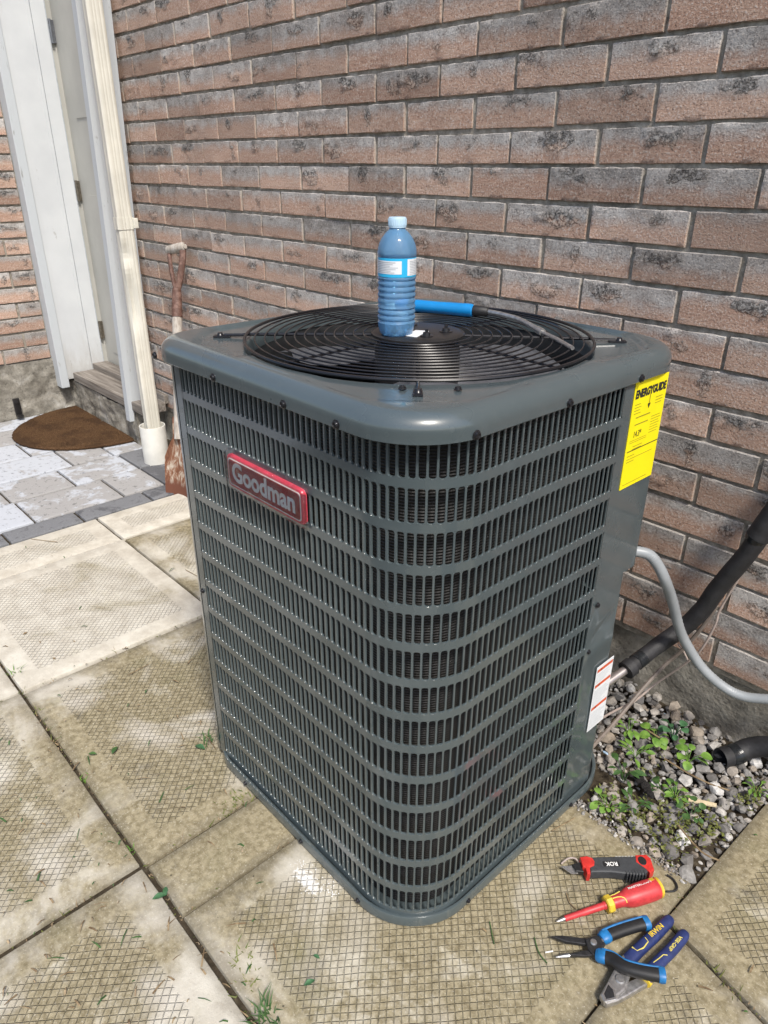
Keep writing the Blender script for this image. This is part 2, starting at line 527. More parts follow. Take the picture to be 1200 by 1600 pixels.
# --- stones and plants
t = NT('gravel_stone')
p = t.pos()
tint = t.attr('tint').outputs['Fac']
n = t.noise(p, 90, 5, .65)
c = t.ramp(tint, [(0, (.10, .095, .092)), (.3, (.22, .21, .20)), (.55, (.34, .33, .315)), (.75, (.36, .30, .235)), (.86, (.52, .50, .47)), (1, (.66, .645, .62))])
c = t.mix(t.smooth(n, .35, .75), t.mix(.45, c, (.05, .045, .04)), c)
MAT['gravel'] = t.set(col=c, rough=.9, spec=.25, nor=t.bump(n, .6, .002))
for nm, ca, cb in (('leaf', (.075, .160, .025), (.16, .28, .050)), ('leaf_dark', (.030, .075, .022), (.065, .130, .035)),
                   ('grass', (.085, .120, .025), (.190, .200, .060)), ('leaf_blue', (.030, .085, .035), (.065, .16, .07)),
                   ('dry', (.13, .085, .045), (.30, .225, .13)), ('moss', (.07, .085, .02), (.16, .17, .045))):
    t = NT('plant_' + nm)
    p = t.pos()
    n = t.noise(p, 70, 3, .6)
    MAT[nm] = t.set(col=t.mix(t.smooth(n, .3, .7), ca, cb), rough=.5, spec=.35, sss=0.0)
MAT['wood_chip'] = plain('pale_wood_chip', (.56, .46, .30), .8, 0, .15, 200)
MAT['foil'] = plain('blue_grey_scrap', (.30, .42, .55), .35, 0, .3, 300)
MAT['clod'] = plain('dark_clod', (.014, .012, .011), .95, 0, .4, 200, bump=.8, bdist=.004)


# ------------------------------------------------------------------ mesh helpers
class MB:
    def __init__(s):
        s.v, s.f, s.sm = [], [], []

    def add(s, vs, fs, smooth=False):
        o = len(s.v)
        s.v += [tuple(a) for a in vs]
        s.f += [tuple(i + o for i in f) for f in fs]
        s.sm += [smooth] * len(fs)

    def box(s, c, d, rz=0.0, M=None):
        cx, cy, cz = c
        a, b, h = d[0] / 2, d[1] / 2, d[2] / 2
        vs = [Vector((x, y, z)) for z in (-h, h) for y in (-b, b) for x in (-a, a)]
        if M is None:
            M = Matrix.Rotation(rz, 3, 'Z')
        vs = [M @ q + Vector(c) for q in vs]
        s.add(vs, [(0, 2, 3, 1), (4, 5, 7, 6), (0, 1, 5, 4), (2, 6, 7, 3), (0, 4, 6, 2), (1, 3, 7, 5)])

    def loft(s, rings, closed=True, caps=True, smooth=True, loop=False):
        n = len(rings[0])
        vs = [q for r in rings for q in r]
        fs = []
        m = len(rings)
        for i in range(m if loop else m - 1):
            a, b = i * n, ((i + 1) % m) * n
            for j in range(n if closed else n - 1):
                k = (j + 1) % n
                fs.append((a + j, a + k, b + k, b + j))
        s.add(vs, fs, smooth)
        if caps and not loop:
            s.add(rings[0], [tuple(range(n - 1, -1, -1))])
            s.add(rings[-1], [tuple(range(n))])

    def tube(s, path, r, n=10, caps=True, flat=None, up=Vector((0, 0, 1)), smooth=True, power=1.0):
        """r: radius or list; flat: list/number of vertical radii for an elliptic section"""
        P = [Vector(q) for q in path]
        rings = []
        prev = None
        for i, q in enumerate(P):
            t = (P[min(i + 1, len(P) - 1)] - P[max(i - 1, 0)])
            t.normalize()
            if prev is None:
                a = up.cross(t)
                if a.length < 1e-3:
                    a = Vector((1, 0, 0)).cross(t)
                a.normalize()
            else:
                a = prev - t * prev.dot(t)
                a.normalize()
            prev = a
            b = t.cross(a)
            ra = r[i] if isinstance(r, (list, tuple)) else r
            rb = ra if flat is None else (flat[i] if isinstance(flat, (list, tuple)) else flat)
            rg = []
            for k in range(n):
                an = 2 * pi * k / n
                ca, sa = cos(an), sin(an)
                ca = math.copysign(abs(ca) ** power, ca)
                sa = math.copysign(abs(sa) ** power, sa)
                rg.append(q + a * ra * ca + b * rb * sa)
            rings.append(rg)
        s.loft(rings, True, caps, smooth)

    def lathe(s, prof, n=32, c=(0, 0, 0), caps=False, M=None):
        rings = []
        for r, z in prof:
            rg = [Vector((r * cos(2 * pi * k / n), r * sin(2 * pi * k / n), z)) for k in range(n)]
            if M is not None:
                rg = [M @ q for q in rg]
            rings.append([q + Vector(c) for q in rg])
        s.loft(rings, True, caps, True)

    def mesh(s, name, mat=None):
        me = bpy.data.meshes.new(name)
        me.from_pydata(s.v, [], s.f)
        me.polygons.foreach_set('use_smooth', s.sm)
        if mat:
            me.materials.append(MAT[mat])
        me.update()
        if any(s.sm):
            me.set_sharp_from_angle(angle=radians(38))
        return me

    def build(s, name, mat, parent=None):
        return link(name, s.mesh(name, mat), parent)


def link(name, me, parent=None):
    o = bpy.data.objects.new(name, me)
    COL.objects.link(o)
    o.parent = parent
    return o


def thing(name, label, cat, loc=(0, 0, 0), group=None):
    o = bpy.data.objects.new(name, None)
    COL.objects.link(o)
    o.location = loc
    o.empty_display_size = .05
    return tag(o, label, cat, group)


def tag(o, label=None, cat=None, group=None, kind=None):
    if label: o['label'] = label
    if cat: o['category'] = cat
    if group: o['group'] = group
    if kind: o['kind'] = kind
    return o


def at0(o, root):
    """parts are modelled in world coordinates; keep them there below a root that stands elsewhere"""
    o.parent = root
    o.matrix_parent_inverse = Matrix.Translation(-Vector(root.location))
    return o


def prism(poly, z0, z1, bev=0.0, seg=2, M=None):
    """polygon extruded from z0 to z1, edges bevelled; returns MB"""
    bm = bmesh.new()
    vs = [bm.verts.new((x, y, z0)) for x, y in poly]
    f = bm.faces.new(vs)
    if f.calc_area() and f.normal.z > 0:
        f.normal_flip()
    f.normal_update()
    if f.normal.z > 0:
        bmesh.ops.reverse_faces(bm, faces=[f])
    g = bmesh.ops.extrude_face_region(bm, geom=[f])
    for e in g['geom']:
        if isinstance(e, bmesh.types.BMVert):
            e.co.z = z1
    bmesh.ops.recalc_face_normals(bm, faces=bm.faces)
    if bev:
        ed = [e for e in bm.edges if abs(e.verts[0].co.z - e.verts[1].co.z) < 1e-6]
        bmesh.ops.bevel(bm, geom=ed, offset=bev, segments=seg, affect='EDGES', profile=.6)
    mb = MB()
    bm.verts.index_update()
    mb.add([(M @ v.co if M else v.co) for v in bm.verts], [[v.index for v in f.verts] for f in bm.faces], False)
    bm.free()
    return mb


def bevel_box(mb, c, d, bev, M=None, seg=2):
    bm = bmesh.new()
    bmesh.ops.create_cube(bm, size=1)
    for v in bm.verts:
        v.co = Vector((v.co.x * d[0], v.co.y * d[1], v.co.z * d[2]))
    bmesh.ops.bevel(bm, geom=bm.edges[:], offset=bev, segments=seg, affect='EDGES', profile=.6)
    bm.verts.index_update()
    mb.add([(M @ v.co if M else v.co) + Vector(c) for v in bm.verts], [[v.index for v in f.verts] for f in bm.faces])
    bm.free()
    return mb


def spline(P, n=8):
    """Catmull-Rom through the points"""
    P = [Vector(q) for q in P]
    out = []
    for i in range(len(P) - 1):
        a, b, c, d = P[max(i - 1, 0)], P[i], P[i + 1], P[min(i + 2, len(P) - 1)]
        for k in range(n):
            u = k / n
            out.append(.5 * ((2 * b) + (c - a) * u + (2 * a - 5 * b + 4 * c - d) * u * u + (3 * b - a - 3 * c + d) * u ** 3))
    out.append(P[-1])
    return out


def text_mesh(s, size, mat, extrude=.0002, offset=0.0, spacing=1.0, bevel=0.0):
    cu = bpy.data.curves.new('lettering', 'FONT')
    cu.body = s
    cu.size = size
    cu.extrude = extrude
    cu.offset = offset
    cu.space_character = spacing
    cu.bevel_depth = bevel
    cu.align_x = 'CENTER'
    cu.align_y = 'CENTER'
    cu.resolution_u = 4
    o = bpy.data.objects.new('lettering', cu)
    COL.objects.link(o)
    dg = bpy.context.evaluated_depsgraph_get()
    me = bpy.data.meshes.new_from_object(o.evaluated_get(dg))
    bpy.data.objects.remove(o)
    bpy.data.curves.remove(cu)
    me.materials.clear()
    me.materials.append(MAT[mat])
    return me


def place_text(name, s, size, mat, origin, xdir, up, parent, fit=None, **kw):
    me = text_mesh(s, size, mat, **kw)
    x = Vector(xdir).normalized()
    y = Vector(up)
    y = (y - x * y.dot(x)).normalized()
    z = x.cross(y)
    if fit:
        xs = [v.co.x for v in me.vertices]
        w = max(xs) - min(xs)
        me.transform(Matrix.Scale(fit / w, 4, (1, 0, 0)))
    R = Matrix((x, y, z)).transposed().to_4x4()
    R.translation = Vector(origin)
    me.transform(R)
    return at0(link(name, me), parent) if parent else link(name, me)


def nz(v, s=1.0):
    return mnoise.noise(Vector(v) * s)

# ================================================================== the setting
# ---- ground: one soil sheet to the horizon
mb = MB()
mb.add([(-400, -400, -.009), (400, -400, -.009), (400, 400, -.009), (-400, 400, -.009)], [(0, 1, 2, 3)])
tag(mb.build('ground', 'soil'), kind='structure')

# ---- brick walls
BL, BH, BJ, CH, PITCHX = .2035, .0602, .0072, .0675, .20995


def brick_variant(L, H, D, seed, rug):
    """front face towards -y, origin at the middle of the face"""
    rs = random.Random(seed)
    nx, nzv = (20, 7) if L > .15 else (10, 7)
    px, pz = rs.uniform(-.40, .40) * L, rs.uniform(-.05, .34) * H
    aw, ah = rs.choice((.08, .13, .2, .28, .38)) * rs.uniform(.85, 1.15) * L, rs.uniform(.22, .52) * H
    mb = MB()
    def ticks(S, n):
        return [-S / 2] + [-S / 2 + .0016 + (S - .0032) * i / (n - 2) for i in range(n - 1)] + [S / 2]
    nx, nzv = nx + 4, nzv + 3
    xs, zs = ticks(L, nx), ticks(H, nzv)
    vs, rugv, vzv, edv = [], [], [], []
    for j, z in enumerate(zs):
        for i, x in enumerate(xs):
            q = Vector((x * 1.0 + seed * 3.7, seed * 1.3, z))
            e = min((x + L / 2), (L / 2 - x)) / .006
            e2 = min((z + H / 2), (H / 2 - z)) / .006
            on_edge = i in (0, nx) or j in (0, nzv)
            m = 0.0
            if rug:
                rr = sqrt(((x - px) / aw) ** 2 + ((z - pz) / ah) ** 2) + .9 * nz(q, 38) + .5 * nz(q, 110)
                m = max(0.0, min(1.0, (1.15 - rr) / .8)) * (.55 + .45 * ((seed * 7) % 5) / 4)
            y = .0012 * nz(q, 25) + .0006 * nz(q, 110)
            y += m * (-.0012 + .0055 * nz(q, 80) + .0030 * nz(q, 190))
            dx = dz = 0.0
            if on_edge:
                y += .0020 + .0022 * nz(q, 55)
                if i in (0, nx): dx = .0011 * nz(q, 70) - math.copysign(.0005, x)
                if j in (0, nzv): dz = .0022 * nz(q, 45) - math.copysign(.0004, z)
            vs.append((x + dx, y, z + dz))
            rugv.append(m)
            vzv.append((z + H / 2) / H)
            edv.append(1.0 if on_edge else 0.0)
    W = nx + 1
    fs = [(j * W + i, j * W + i + 1, (j + 1) * W + i + 1, (j + 1) * W + i) for j in range(nzv) for i in range(nx)]
    # sides running back into the wall
    loop = list(range(0, W)) + [j * W + nx for j in range(1, nzv + 1)] + [nzv * W + i for i in range(nx - 1, -1, -1)] + [j * W for j in range(nzv - 1, 0, -1)]
    o = len(vs)
    for k in loop:
        x, y, z = vs[k]
        vs.append((x, D, z))
        rugv.append(0); vzv.append(vzv[k]); edv.append(1.0)
    n = len(loop)
    fs += [(loop[k], o + k, o + (k + 1) % n, loop[(k + 1) % n]) for k in range(n)]
    mb.add(vs, fs, True)
    me = mb.mesh('brick', 'brick')
    for nm, arr in (('rug', rugv), ('vz', vzv), ('edge', edv)):
        a = me.attributes.new(nm, 'FLOAT', 'POINT')
        a.data.foreach_set('value', arr)
    return me


VARS = [brick_variant(BL, BH, .03, s, s % 7 not in (2,)) for s in range(1, 43)]
UNIT = (-.12, .48, -.84, -.24, .86)


def hidden_by_unit(p):
    d = Vector(p) - CAMP
    t0, t1 = 0, .985
    for ax, lo, hi in ((0, UNIT[0], UNIT[1]), (1, UNIT[2], UNIT[3]), (2, 0, UNIT[4])):
        if abs(d[ax]) < 1e-9: continue
        a, b = (lo - CAMP[ax]) / d[ax], (hi - CAMP[ax]) / d[ax]
        if a > b: a, b = b, a
        t0, t1 = max(t0, a), min(t1, b)
    return t0 < t1


def in_view(p, m=40):
    x, y, z = project(p)
    return z > .05 and -m < x < 1200 + m and -m < y < 1600 + m


def lay_bricks(root, spots, Mx, limit=300):
    """spots: (along, z, length, seed). visible ones become bricks, the rest one mass"""
    vis, rest = [], []
    for sp in spots:
        c = Mx @ Vector((sp[0], 0, sp[1]))
        ends = [Mx @ Vector((sp[0] + k * sp[2] / 2, 0, sp[1] + h * .02)) for k in (-1, 0, 1) for h in (-1, 1)]
        if any(in_view(e, 2) and not hidden_by_unit(e) for e in ends):
            vis.append((project(c)[2], sp))
        else:
            rest.append(sp)
    vis.sort(key=lambda a: a[0])
    rest += [s for _, s in vis[limit:]]
    for _, (a, z, L, seed) in vis[:limit]:
        me = VARS[seed % len(VARS)]
        o = link('brick', me, root)
        rs = random.Random(seed * 31 + 5)
        o.matrix_local = Mx @ Matrix.Translation((a + rs.uniform(-.001, .001), rs.uniform(-.0022, .0022), z + rs.uniform(-.0015, .0015))) @ Matrix.Rotation(rs.uniform(-.007, .007), 4, 'Y') @ Matrix.Diagonal((L / BL * rs.uniform(.988, 1.008), 1, rs.uniform(.97, 1.02), 1))
    if rest:
        bm = bmesh.new()
        for a, z, L, seed in rest:
            k = len(bm.verts)
            bm.from_mesh(VARS[seed % len(VARS)])
            bm.verts.ensure_lookup_table()
            T = Mx @ Matrix.Translation((a, 0, z)) @ Matrix.Diagonal((L / BL, 1, 1, 1))
            for v in bm.verts[k:]:
                v.co = T @ v.co
        me = bpy.data.meshes.new('bricks')
        me.materials.append(MAT['brick'])
        bm.to_mesh(me)
        bm.free()
        tag(link('brickwork', me, root), kind='stuff')


def rough_sheet(c0, ux, uz, nx, nzv, amp, scale, nor):
    """a displaced sheet from c0 spanned by ux, uz"""
    c0, ux, uz, nor = map(Vector, (c0, ux, uz, nor))
    vs = []
    for j in range(nzv + 1):
        for i in range(nx + 1):
            q = c0 + ux * (i / nx) + uz * (j / nzv)
            vs.append(q + nor * amp * (nz(q, scale) + .5 * nz(q, scale * 2.7) + .3 * nz(q, scale * 7)))
    W = nx + 1
    mb = MB()
    mb.add(vs, [(j * W + i, j * W + i + 1, (j + 1) * W + i + 1, (j + 1) * W + i) for j in range(nzv) for i in range(nx)], True)
    return mb


WX0, WX1 = -1.955, 1.60
wall = tag(link('brick_wall', None), 'long red and grey rustic brick wall behind the grey air conditioner', 'wall')
spots = []
for v in range(-14, 19):
    zc = 1.395 - CH * v + .004
    off = 0 if v % 2 else 1
    u = -20 + off
    while True:
        x0 = .10497 * u
        u += 2
        if x0 > WX1: break
        a, b = x0, x0 + PITCHX
        if b < WX0 + .03: continue
        a = max(a, WX0)
        b = min(b, WX1)
        if b - a < .03: continue
        spots.append(((a + b) / 2, zc, b - a - BJ, random.randrange(10 ** 6)))
lay_bricks(wall, spots, Matrix.Identity(4))
mb = rough_sheet((WX0, .0062, .138), (WX1 - WX0, 0, 0), (0, 0, 2.25), 420, 260, .0024, 42, (0, -1, 0))
mb.build('mortar', 'mortar', wall)
mb = rough_sheet((WX0, .012, -.03), (WX1 - WX0, 0, 0), (0, 0, .172), 260, 16, .009, 9, (0, -1, 0))
mb.add([(WX0, .02, .142), (WX1, .02, .142), (WX1, .02, 2.39), (WX0, .02, 2.39), (WX0, .20, .142), (WX1, .20, .142), (WX1, .20, 2.39), (WX0, .20, 2.39)],
       [(4, 7, 6, 5), (0, 4, 5, 1), (3, 2, 6, 7), (0, 3, 7, 4), (1, 5, 6, 2)])
mb.build('foundation', 'concrete', wall)

# wall standing at a right angle on the far left
XL = -2.645
wall2 = tag(link('brick_wall', None), 'short brick return wall left of the white door frame', 'wall')
Mx = Matrix.Translation((XL, 0, 0)) @ Matrix.Rotation(radians(90), 4, 'Z')     # face looks to +x
spots = []
for k in range(-1, 33):
    zc = .254 + CH * (k + .5) - .0
    if k < 0: continue
    off = .0 if k % 2 else .105
    a = -.185
    first = True
    while a > -1.6:
        L = PITCHX if not (first and k % 2) else .105
        b = a - L
        spots.append(((a + b) / 2, zc, L - BJ, random.randrange(10 ** 6)))
        a = b
        first = False
lay_bricks(wall2, spots, Mx)
rough_sheet((XL - .0075, -1.6, .245), (0, 1.42, 0), (0, 0, 2.2), 120, 120, .0013, 30, (1, 0, 0)).build('mortar', 'mortar', wall2)
mb = rough_sheet((XL + .006, -1.6, -.03), (0, 1.50, 0), (0, 0, .285), 150, 36, .012, 8, (1, 0, 0))
mb.box((XL - .12, -.89, 1.2), (.2, 1.42, 2.45))
mb.build('foundation', 'concrete', wall2)

# ---- patio slabs
patio = tag(link('patio', None), kind='structure')


def slab(quad, dirt, mat='slab', name='slab', root=patio, rim=.058, th=.045, top=0.0, tilt=(0, 0), bev=.004, inner=1.0):
    """quad: four (x, y) corners counter-clockwise"""
    c = Vector((sum(q[0] for q in quad) / 4, sum(q[1] for q in quad) / 4))
    Q = [Vector(q) for q in quad]

    def inset(d):
        out = []
        for i in range(4):
            a, b, e = Q[i - 1], Q[i], Q[(i + 1) % 4]
            n1 = Vector((-(b - a).y, (b - a).x)).normalized()
            n2 = Vector((-(e - b).y, (e - b).x)).normalized()
            k = (n1 + n2) / (1 + n1.dot(n2))
            out.append(b + k * d)
        return out
    levels = [(0, -th, 0), (0, -bev, 0), (bev * .3, -bev * .3, 0), (bev, 0, .02), (rim, 0, inner)]
    mb = MB()
    ev = []
    rings = []
    N = 10
    for d, z, e in levels:
        ring = []
        P = inset(d)
        for i in range(4):
            for k in range(N):
                q = P[i].lerp(P[(i + 1) % 4], k / N)
                zz = top + z + (q.x - c.x) * tilt[0] + (q.y - c.y) * tilt[1]
                jx = .0012 * nz((q.x, q.y, 1.7), 60) if d < rim else 0
                ring.append(Vector((q.x + jx, q.y + jx, zz)))
                ev.append(e)
        rings.append(ring)
    mb.loft(rings, True, False, True)
    mb.add(rings[-1], [tuple(range(4 * N))], True)
    ev += [inner] * (4 * N)
    me = mb.mesh(name, mat)
    a = me.attributes.new('edge', 'FLOAT', 'POINT')
    a.data.foreach_set('value', ev)
    a = me.attributes.new('dirt', 'FLOAT', 'POINT')
    a.data.foreach_set('value', [dirt] * len(ev))
    return link(name, me, root)


def rect(x0, x1, y0, y1):
    return [(x0, y0), (x1, y0), (x1, y1), (x0, y1)]


slab(rect(-1.78, -1.180, -1.82, -1.0625), .15)
slab(rect(-1.172, -.574, -1.82, -1.0625), .35)
slab(rect(-.566, .038, -1.82, -1.0625), .62, tilt=(.0, .003))
slab(rect(.050, .655, -1.82, -1.0625), .64)
slab(rect(.663, 1.27, -1.82, -1.106), .7)
slab(rect(1.278, 1.88, -1.82, -1.0625), .7)
slab(rect(-1.336, -1.131, -1.0565, -.564), -.06)
slab(rect(-1.127, -.569, -1.0565, -.5615), -.12, top=.003)
slab(rect(-.563, .048, -1.0555, -.557), .78, top=-.002)
slab(rect(.054, .1745, -1.0535, -.40), .95, rim=.035, inner=.85)
slab([(.1795, -1.0535), (.701, -1.0535), (.7055, -.388), (.1795, -.388)], .88)
slab(rect(-1.336, -1.131, -.556, -.02), .0, top=.002)
slab(rect(-1.124, -.560, -.553, -.02), .55)
slab(rect(-.552, .046, -.549, -.02), .8)
slab([(.7085, -.4800), (1.33, -.621), (1.36, -.02), (.7240, -.02)], .92)
slab([(.7065, -1.10), (1.31, -1.10), (1.33, -.627), (.7085, -.4860)], .92)
slab([(1.345, -.632), (1.95, -.66), (1.95, -.02), (1.372, -.02)], .8)

# ---- pale pavers towards the door
path = tag(link('paver_path', None), kind='structure')


def paver(x0, x1, y0, y1, mat='paver'):
    g = .0042
    slab(rect(x0 + g, x1 - g, y0 + g, y1 - g), 0, mat, 'paver', path, rim=.02, th=.05,
         top=random.uniform(-.0015, .0015), bev=.003)


rows = [(-1.663, -1.447, [-2.3, -2.0, -1.72, -1.41, -1.02, -.725, -.408, -.247]),
        (-1.868, -1.663, [-2.3, -2.05, -1.6, -1.3, -.98, -.735, -.500, -.247]),
        (-2.088, -1.868, [-2.2, -1.7, -1.35, -1.05, -.76, -.430, -.262, -.12]),
        (-2.295, -2.088, [-2.2, -1.8, -1.5, -1.22, -.88, -.519, -.26, -.12]),
        (-2.496, -2.295, [-2.2, -1.9, -1.55, -1.1, -.70, -.40, -.12]),
        (-2.640, -2.496, [-2.2, -1.7, -1.4, -1.0, -.62, -.300, -.12])]
for x0, x1, ys in rows:
    for a, b in zip(ys, ys[1:]):
        paver(x0, x1, a, b)
for a, b in zip([-2.2, -1.95, -1.70, -1.45, -1.2, -1.08, -.838, -.597, -.347, -.12], [-1.95, -1.70, -1.45, -1.2, -1.08, -.838, -.597, -.347, -.12, 0]):
    if b > -.01: continue
    paver(-1.447, -1.343, a, b, 'paver_dark')
for a, b in ((-1.663, -1.447), (-1.868, -1.663)):
    paver(a, b, -.247, -.10, 'paver_dark')

# ================================================================== air conditioner
CX, CY = .1755, -.5440
X1, Y0, RC = .4685, -.8235, .105
XS, YE = -.064, -.428                 # where the louvred wrap begins (front) and ends (right side)
ROWS, RH, RP, ZT = 14, .0452, .05705, .8205
ac = thing('air_conditioner', 'large grey louvred outdoor air conditioning unit standing on the patio slabs', 'air conditioner', (CX, CY, 0))


def wrap(s, off=0.0):
    """point, tangent, outward normal along the louvred sheet"""
    l1 = (X1 - RC) - XS
    l2 = pi / 2 * RC
    if s < l1:
        q, n = Vector((XS + s, Y0, 0)), Vector((0, -1, 0))
    elif s < l1 + l2:
        a = -pi / 2 + (s - l1) / RC
        n = Vector((cos(a), sin(a), 0))
        q = Vector((X1 - RC, Y0 + RC, 0)) + n * RC
    else:
        q, n = Vector((X1, Y0 + RC + (s - l1 - l2), 0)), Vector((1, 0, 0))
    return q + n * off, Vector((-n.y, n.x, 0)), n


SL = (X1 - RC) - XS + pi / 2 * RC + (YE - (Y0 + RC))
NSL = round(SL / .012)
SP = SL / NSL


def wrap_samples(s0, s1):
    out = [s0]
    l1 = (X1 - RC) - XS
    for k in range(0, 17):
        s = l1 + pi / 2 * RC * k / 16
        if s0 < s < s1: out.append(s)
    out.append(s1)
    return out


def sweep_wrap(prof, s0, s1):
    """prof: list of (off, z)"""
    mb = MB()
    rings = []
    for s in wrap_samples(s0, s1):
        q, t, n = wrap(s)
        rings.append([q + n * o + Vector((0, 0, z)) for o, z in prof])
    mb.loft(rings, False, False, True)
    return mb


def band_prof(z0, z1, lip=.0035):
    return [(-lip, z0), (-.0001, z0), (0, z0 + .0001), (0, z1 - .0001), (-.0001, z1), (-lip, z1)]


zrow = [(ZT - RP * k, ZT - RP * k - RH) for k in range(ROWS)]
edges = [(zrow[0][0], .838)] + [(zrow[k + 1][0], zrow[k][1]) for k in range(ROWS - 1)] + [(.020, zrow[-1][1])]
for z0, z1 in edges:
    at0(sweep_wrap(band_prof(z0, z1), 0, SL).build('grille_band', 'enamel'), ac)
# plain margins at both ends of the wrap
mb = MB()
mb.loft([[Vector((x, Y0 + o, z)) for z in (.020, .838)] for x, o in ((-.0838, .006), (-.0838, .0006), (-.0832, 0), (XS + .0015, 0), (XS + .0015, .004))], False, False, False)
at0(mb.build('sheet_margin', 'enamel'), ac)


def slat_mesh():
    h = RH / 2
    sw = .00150                         # half width of the flat of a slat
    rad = .0034
    col = [(-h, SP / 2 - .0002 if False else sw + rad)]
    pts = []
    for k in range(4):
        a = pi / 2 * k / 3
        pts.append((sw + rad - rad * sin(a), -h + rad - rad * cos(a)))
    right = pts + [(x, -z) for x, z in reversed(pts)]
    mb = MB()
    rings = []
    for x, z in right:
        rings.append([Vector((-x, .0022, z)), Vector((-x, .0004, z)), Vector((-x + .0004, 0, z)), Vector((x - .0005, 0, z)),
                      Vector((x, .0005, z)), Vector((x + .0004, .0032, z))])
    mb.loft(rings, False, False, True)
    return mb.mesh('louver_slat', 'enamel')


SM = slat_mesh()
cand = []
for k in range(ROWS):
    zc = (zrow[k][0] + zrow[k][1]) / 2
    for i in range(0, NSL + 1):
        s = i * SP
        q, tt, n = wrap(min(s, SL - 1e-6))
        T = Matrix((tt, -n, Vector((0, 0, 1)))).transposed().to_4x4()
        T.translation = q + Vector((0, 0, zc))
        d = (T.translation - CAMP)
        facing = max(.05, -d.normalized().dot(n))
        cand.append((facing / d.length_squared, T))
cand.sort(key=lambda a: -a[0])
for _, T in cand[:300]:
    o = link('louver_slat', SM, ac)
    o.matrix_parent_inverse = Matrix.Translation(-Vector(ac.location))
    o.matrix_basis = T
bm = bmesh.new()
for _, T in cand[300:]:
    k = len(bm.verts)
    bm.from_mesh(SM)
    bm.verts.ensure_lookup_table()
    for v in bm.verts[k:]:
        v.co = T @ v.co
me = bpy.data.meshes.new('louver_field')
me.materials.append(MAT['enamel'])
bm.to_mesh(me)
bm.free()
tag(at0(link('louver_field', me), ac), kind='stuff')

# coil behind the louvres, dark core
mb = MB()
rings = []
for s in wrap_samples(-.015, SL + .01):
    q, tt, n = wrap(s, -.024)
    rings.append([q + Vector((0, 0, z)) for z in (.022, .84)])
mb.loft(rings, False, False, True)
at0(mb.build('coil', 'coil'), ac)

# enclosing sheets: left corner, back, service corner on the right
def sheet(path2d, z0, z1, name, mat='enamel', label=None, back=.003):
    mb = MB()
    rings = []
    P = [Vector((x, y, 0)) for x, y in path2d]
    for i, q in enumerate(P):
        tt = (P[min(i + 1, len(P) - 1)] - P[max(i - 1, 0)]).normalized()
        n = Vector((tt.y, -tt.x, 0))
        rings.append([q - n * back + Vector((0, 0, z0)), q + Vector((0, 0, z0)), q + Vector((0, 0, z1)), q - n * back + Vector((0, 0, z1))])
    mb.loft(rings, False, False, False)
    o = at0(mb.build(name, mat), ac)
    if label: o['label'] = label
    return o


def arc(cx, cy, r, a0, a1, n=8):
    return [(cx + r * cos(radians(a0 + (a1 - a0) * k / n)), cy + r * sin(radians(a0 + (a1 - a0) * k / n))) for k in range(n + 1)]


XLft, YBk = -.112, -.262
sheet([(XLft + .05, YBk), (XLft, YBk - .02)] + [(XLft, Y0 + .03)] + arc(XLft + .026, Y0 + .026, .026, 180, 270) + [(-.0865, Y0)], .020, .838, 'corner_post')
sheet([(.40, YBk - .004), (XLft + .05, YBk - .004)], .020, .838, 'back_panel')
ZN = .488
yu = -.298
sheet([(X1, YE)] + [(X1, yu - .012)] + arc(X1 - .012, yu - .012, .012, 0, 90, 5) + [(.40, yu), (.38, YBk - .006)], ZN, .838, 'control_box_panel')
mb = MB()
mb.add([(X1 - .002, YE, ZN + .0015), (X1 - .002, yu - .003, ZN + .0015), (.40, yu - .003, ZN + .0015), (.40, YE, ZN + .0015)], [(0, 1, 2, 3)])
at0(mb.build('control_box_floor', 'enamel'), ac)
# lower corner panel with a few shallow dents
mb = MB()
rings = []
ylo = -.334
P2 = [(X1 - .0005, YE + (ylo - .01 - YE) * k / 12) for k in range(13)] + arc(X1 - .0105, ylo - .01, .010, 0, 50, 4) + [(.42, -.285), (.38, YBk - .008)]
for x, y in P2:
    rg = []
    for j in range(41):
        z = .020 + (ZN - .020) * j / 40
        d = 0.0
        if abs(x - (X1 - .0005)) < .0006 and y > YE + .006:
            e = math.exp(-(((z - .395 - .5 * (y + .38)) / .012) ** 2))
            d = -.0035 * e * min(1, (y - YE) / .03) + .0022 * math.exp(-(((z - .36) / .02) ** 2)) + .0012 * nz((x, y, z), 22) - .0012 * nz((0, 0, 0))
            d = max(-.004, d - .0006)
        rg.append(Vector((x + d, y, z)))
    rings.append(rg)
mb.loft(rings, False, False, True)
at0(mb.build('service_panel', 'enamel'), ac)

# base pan
def rr(theta, half, rad):
    c, s = cos(theta), sin(theta)
    if c < 0 and s < 0:
        rad *= .62                      # the corner with the seam is tighter
    tt = half / max(abs(c), abs(s))
    x, y = abs(c) * tt, abs(s) * tt
    k = half - rad
    if x > k and y > k:
        ac_, as_ = abs(c), abs(s)
        B = (ac_ + as_) * k
        Cc = 2 * k * k - rad * rad
        tt = B + sqrt(max(0, B * B - Cc))
        x, y = ac_ * tt, as_ * tt
    return Vector((math.copysign(x, c), math.copysign(y, s), 0))


NA = 200
TH = [2 * pi * k / NA for k in range(NA)]
BX, BY = .181, -.537
mb = MB()
rings = []
for hf, z in ((.282, .004), (.2935, .004), (.2955, .006), (.2955, .022), (.2945, .0245), (.2915, .0245), (.2905, .0235), (.2905, .015), (.25, .015)):
    rings.append([Vector((BX, BY, z)) + rr(a, hf, .120) for a in TH])
mb.loft(rings, True, False, True)
at0(mb.build('base_pan', 'enamel'), ac)
mb = MB()
mb.box((BX, BY, .002), (.5, .5, .004))
at0(mb.build('base_foot', 'interior'), ac)

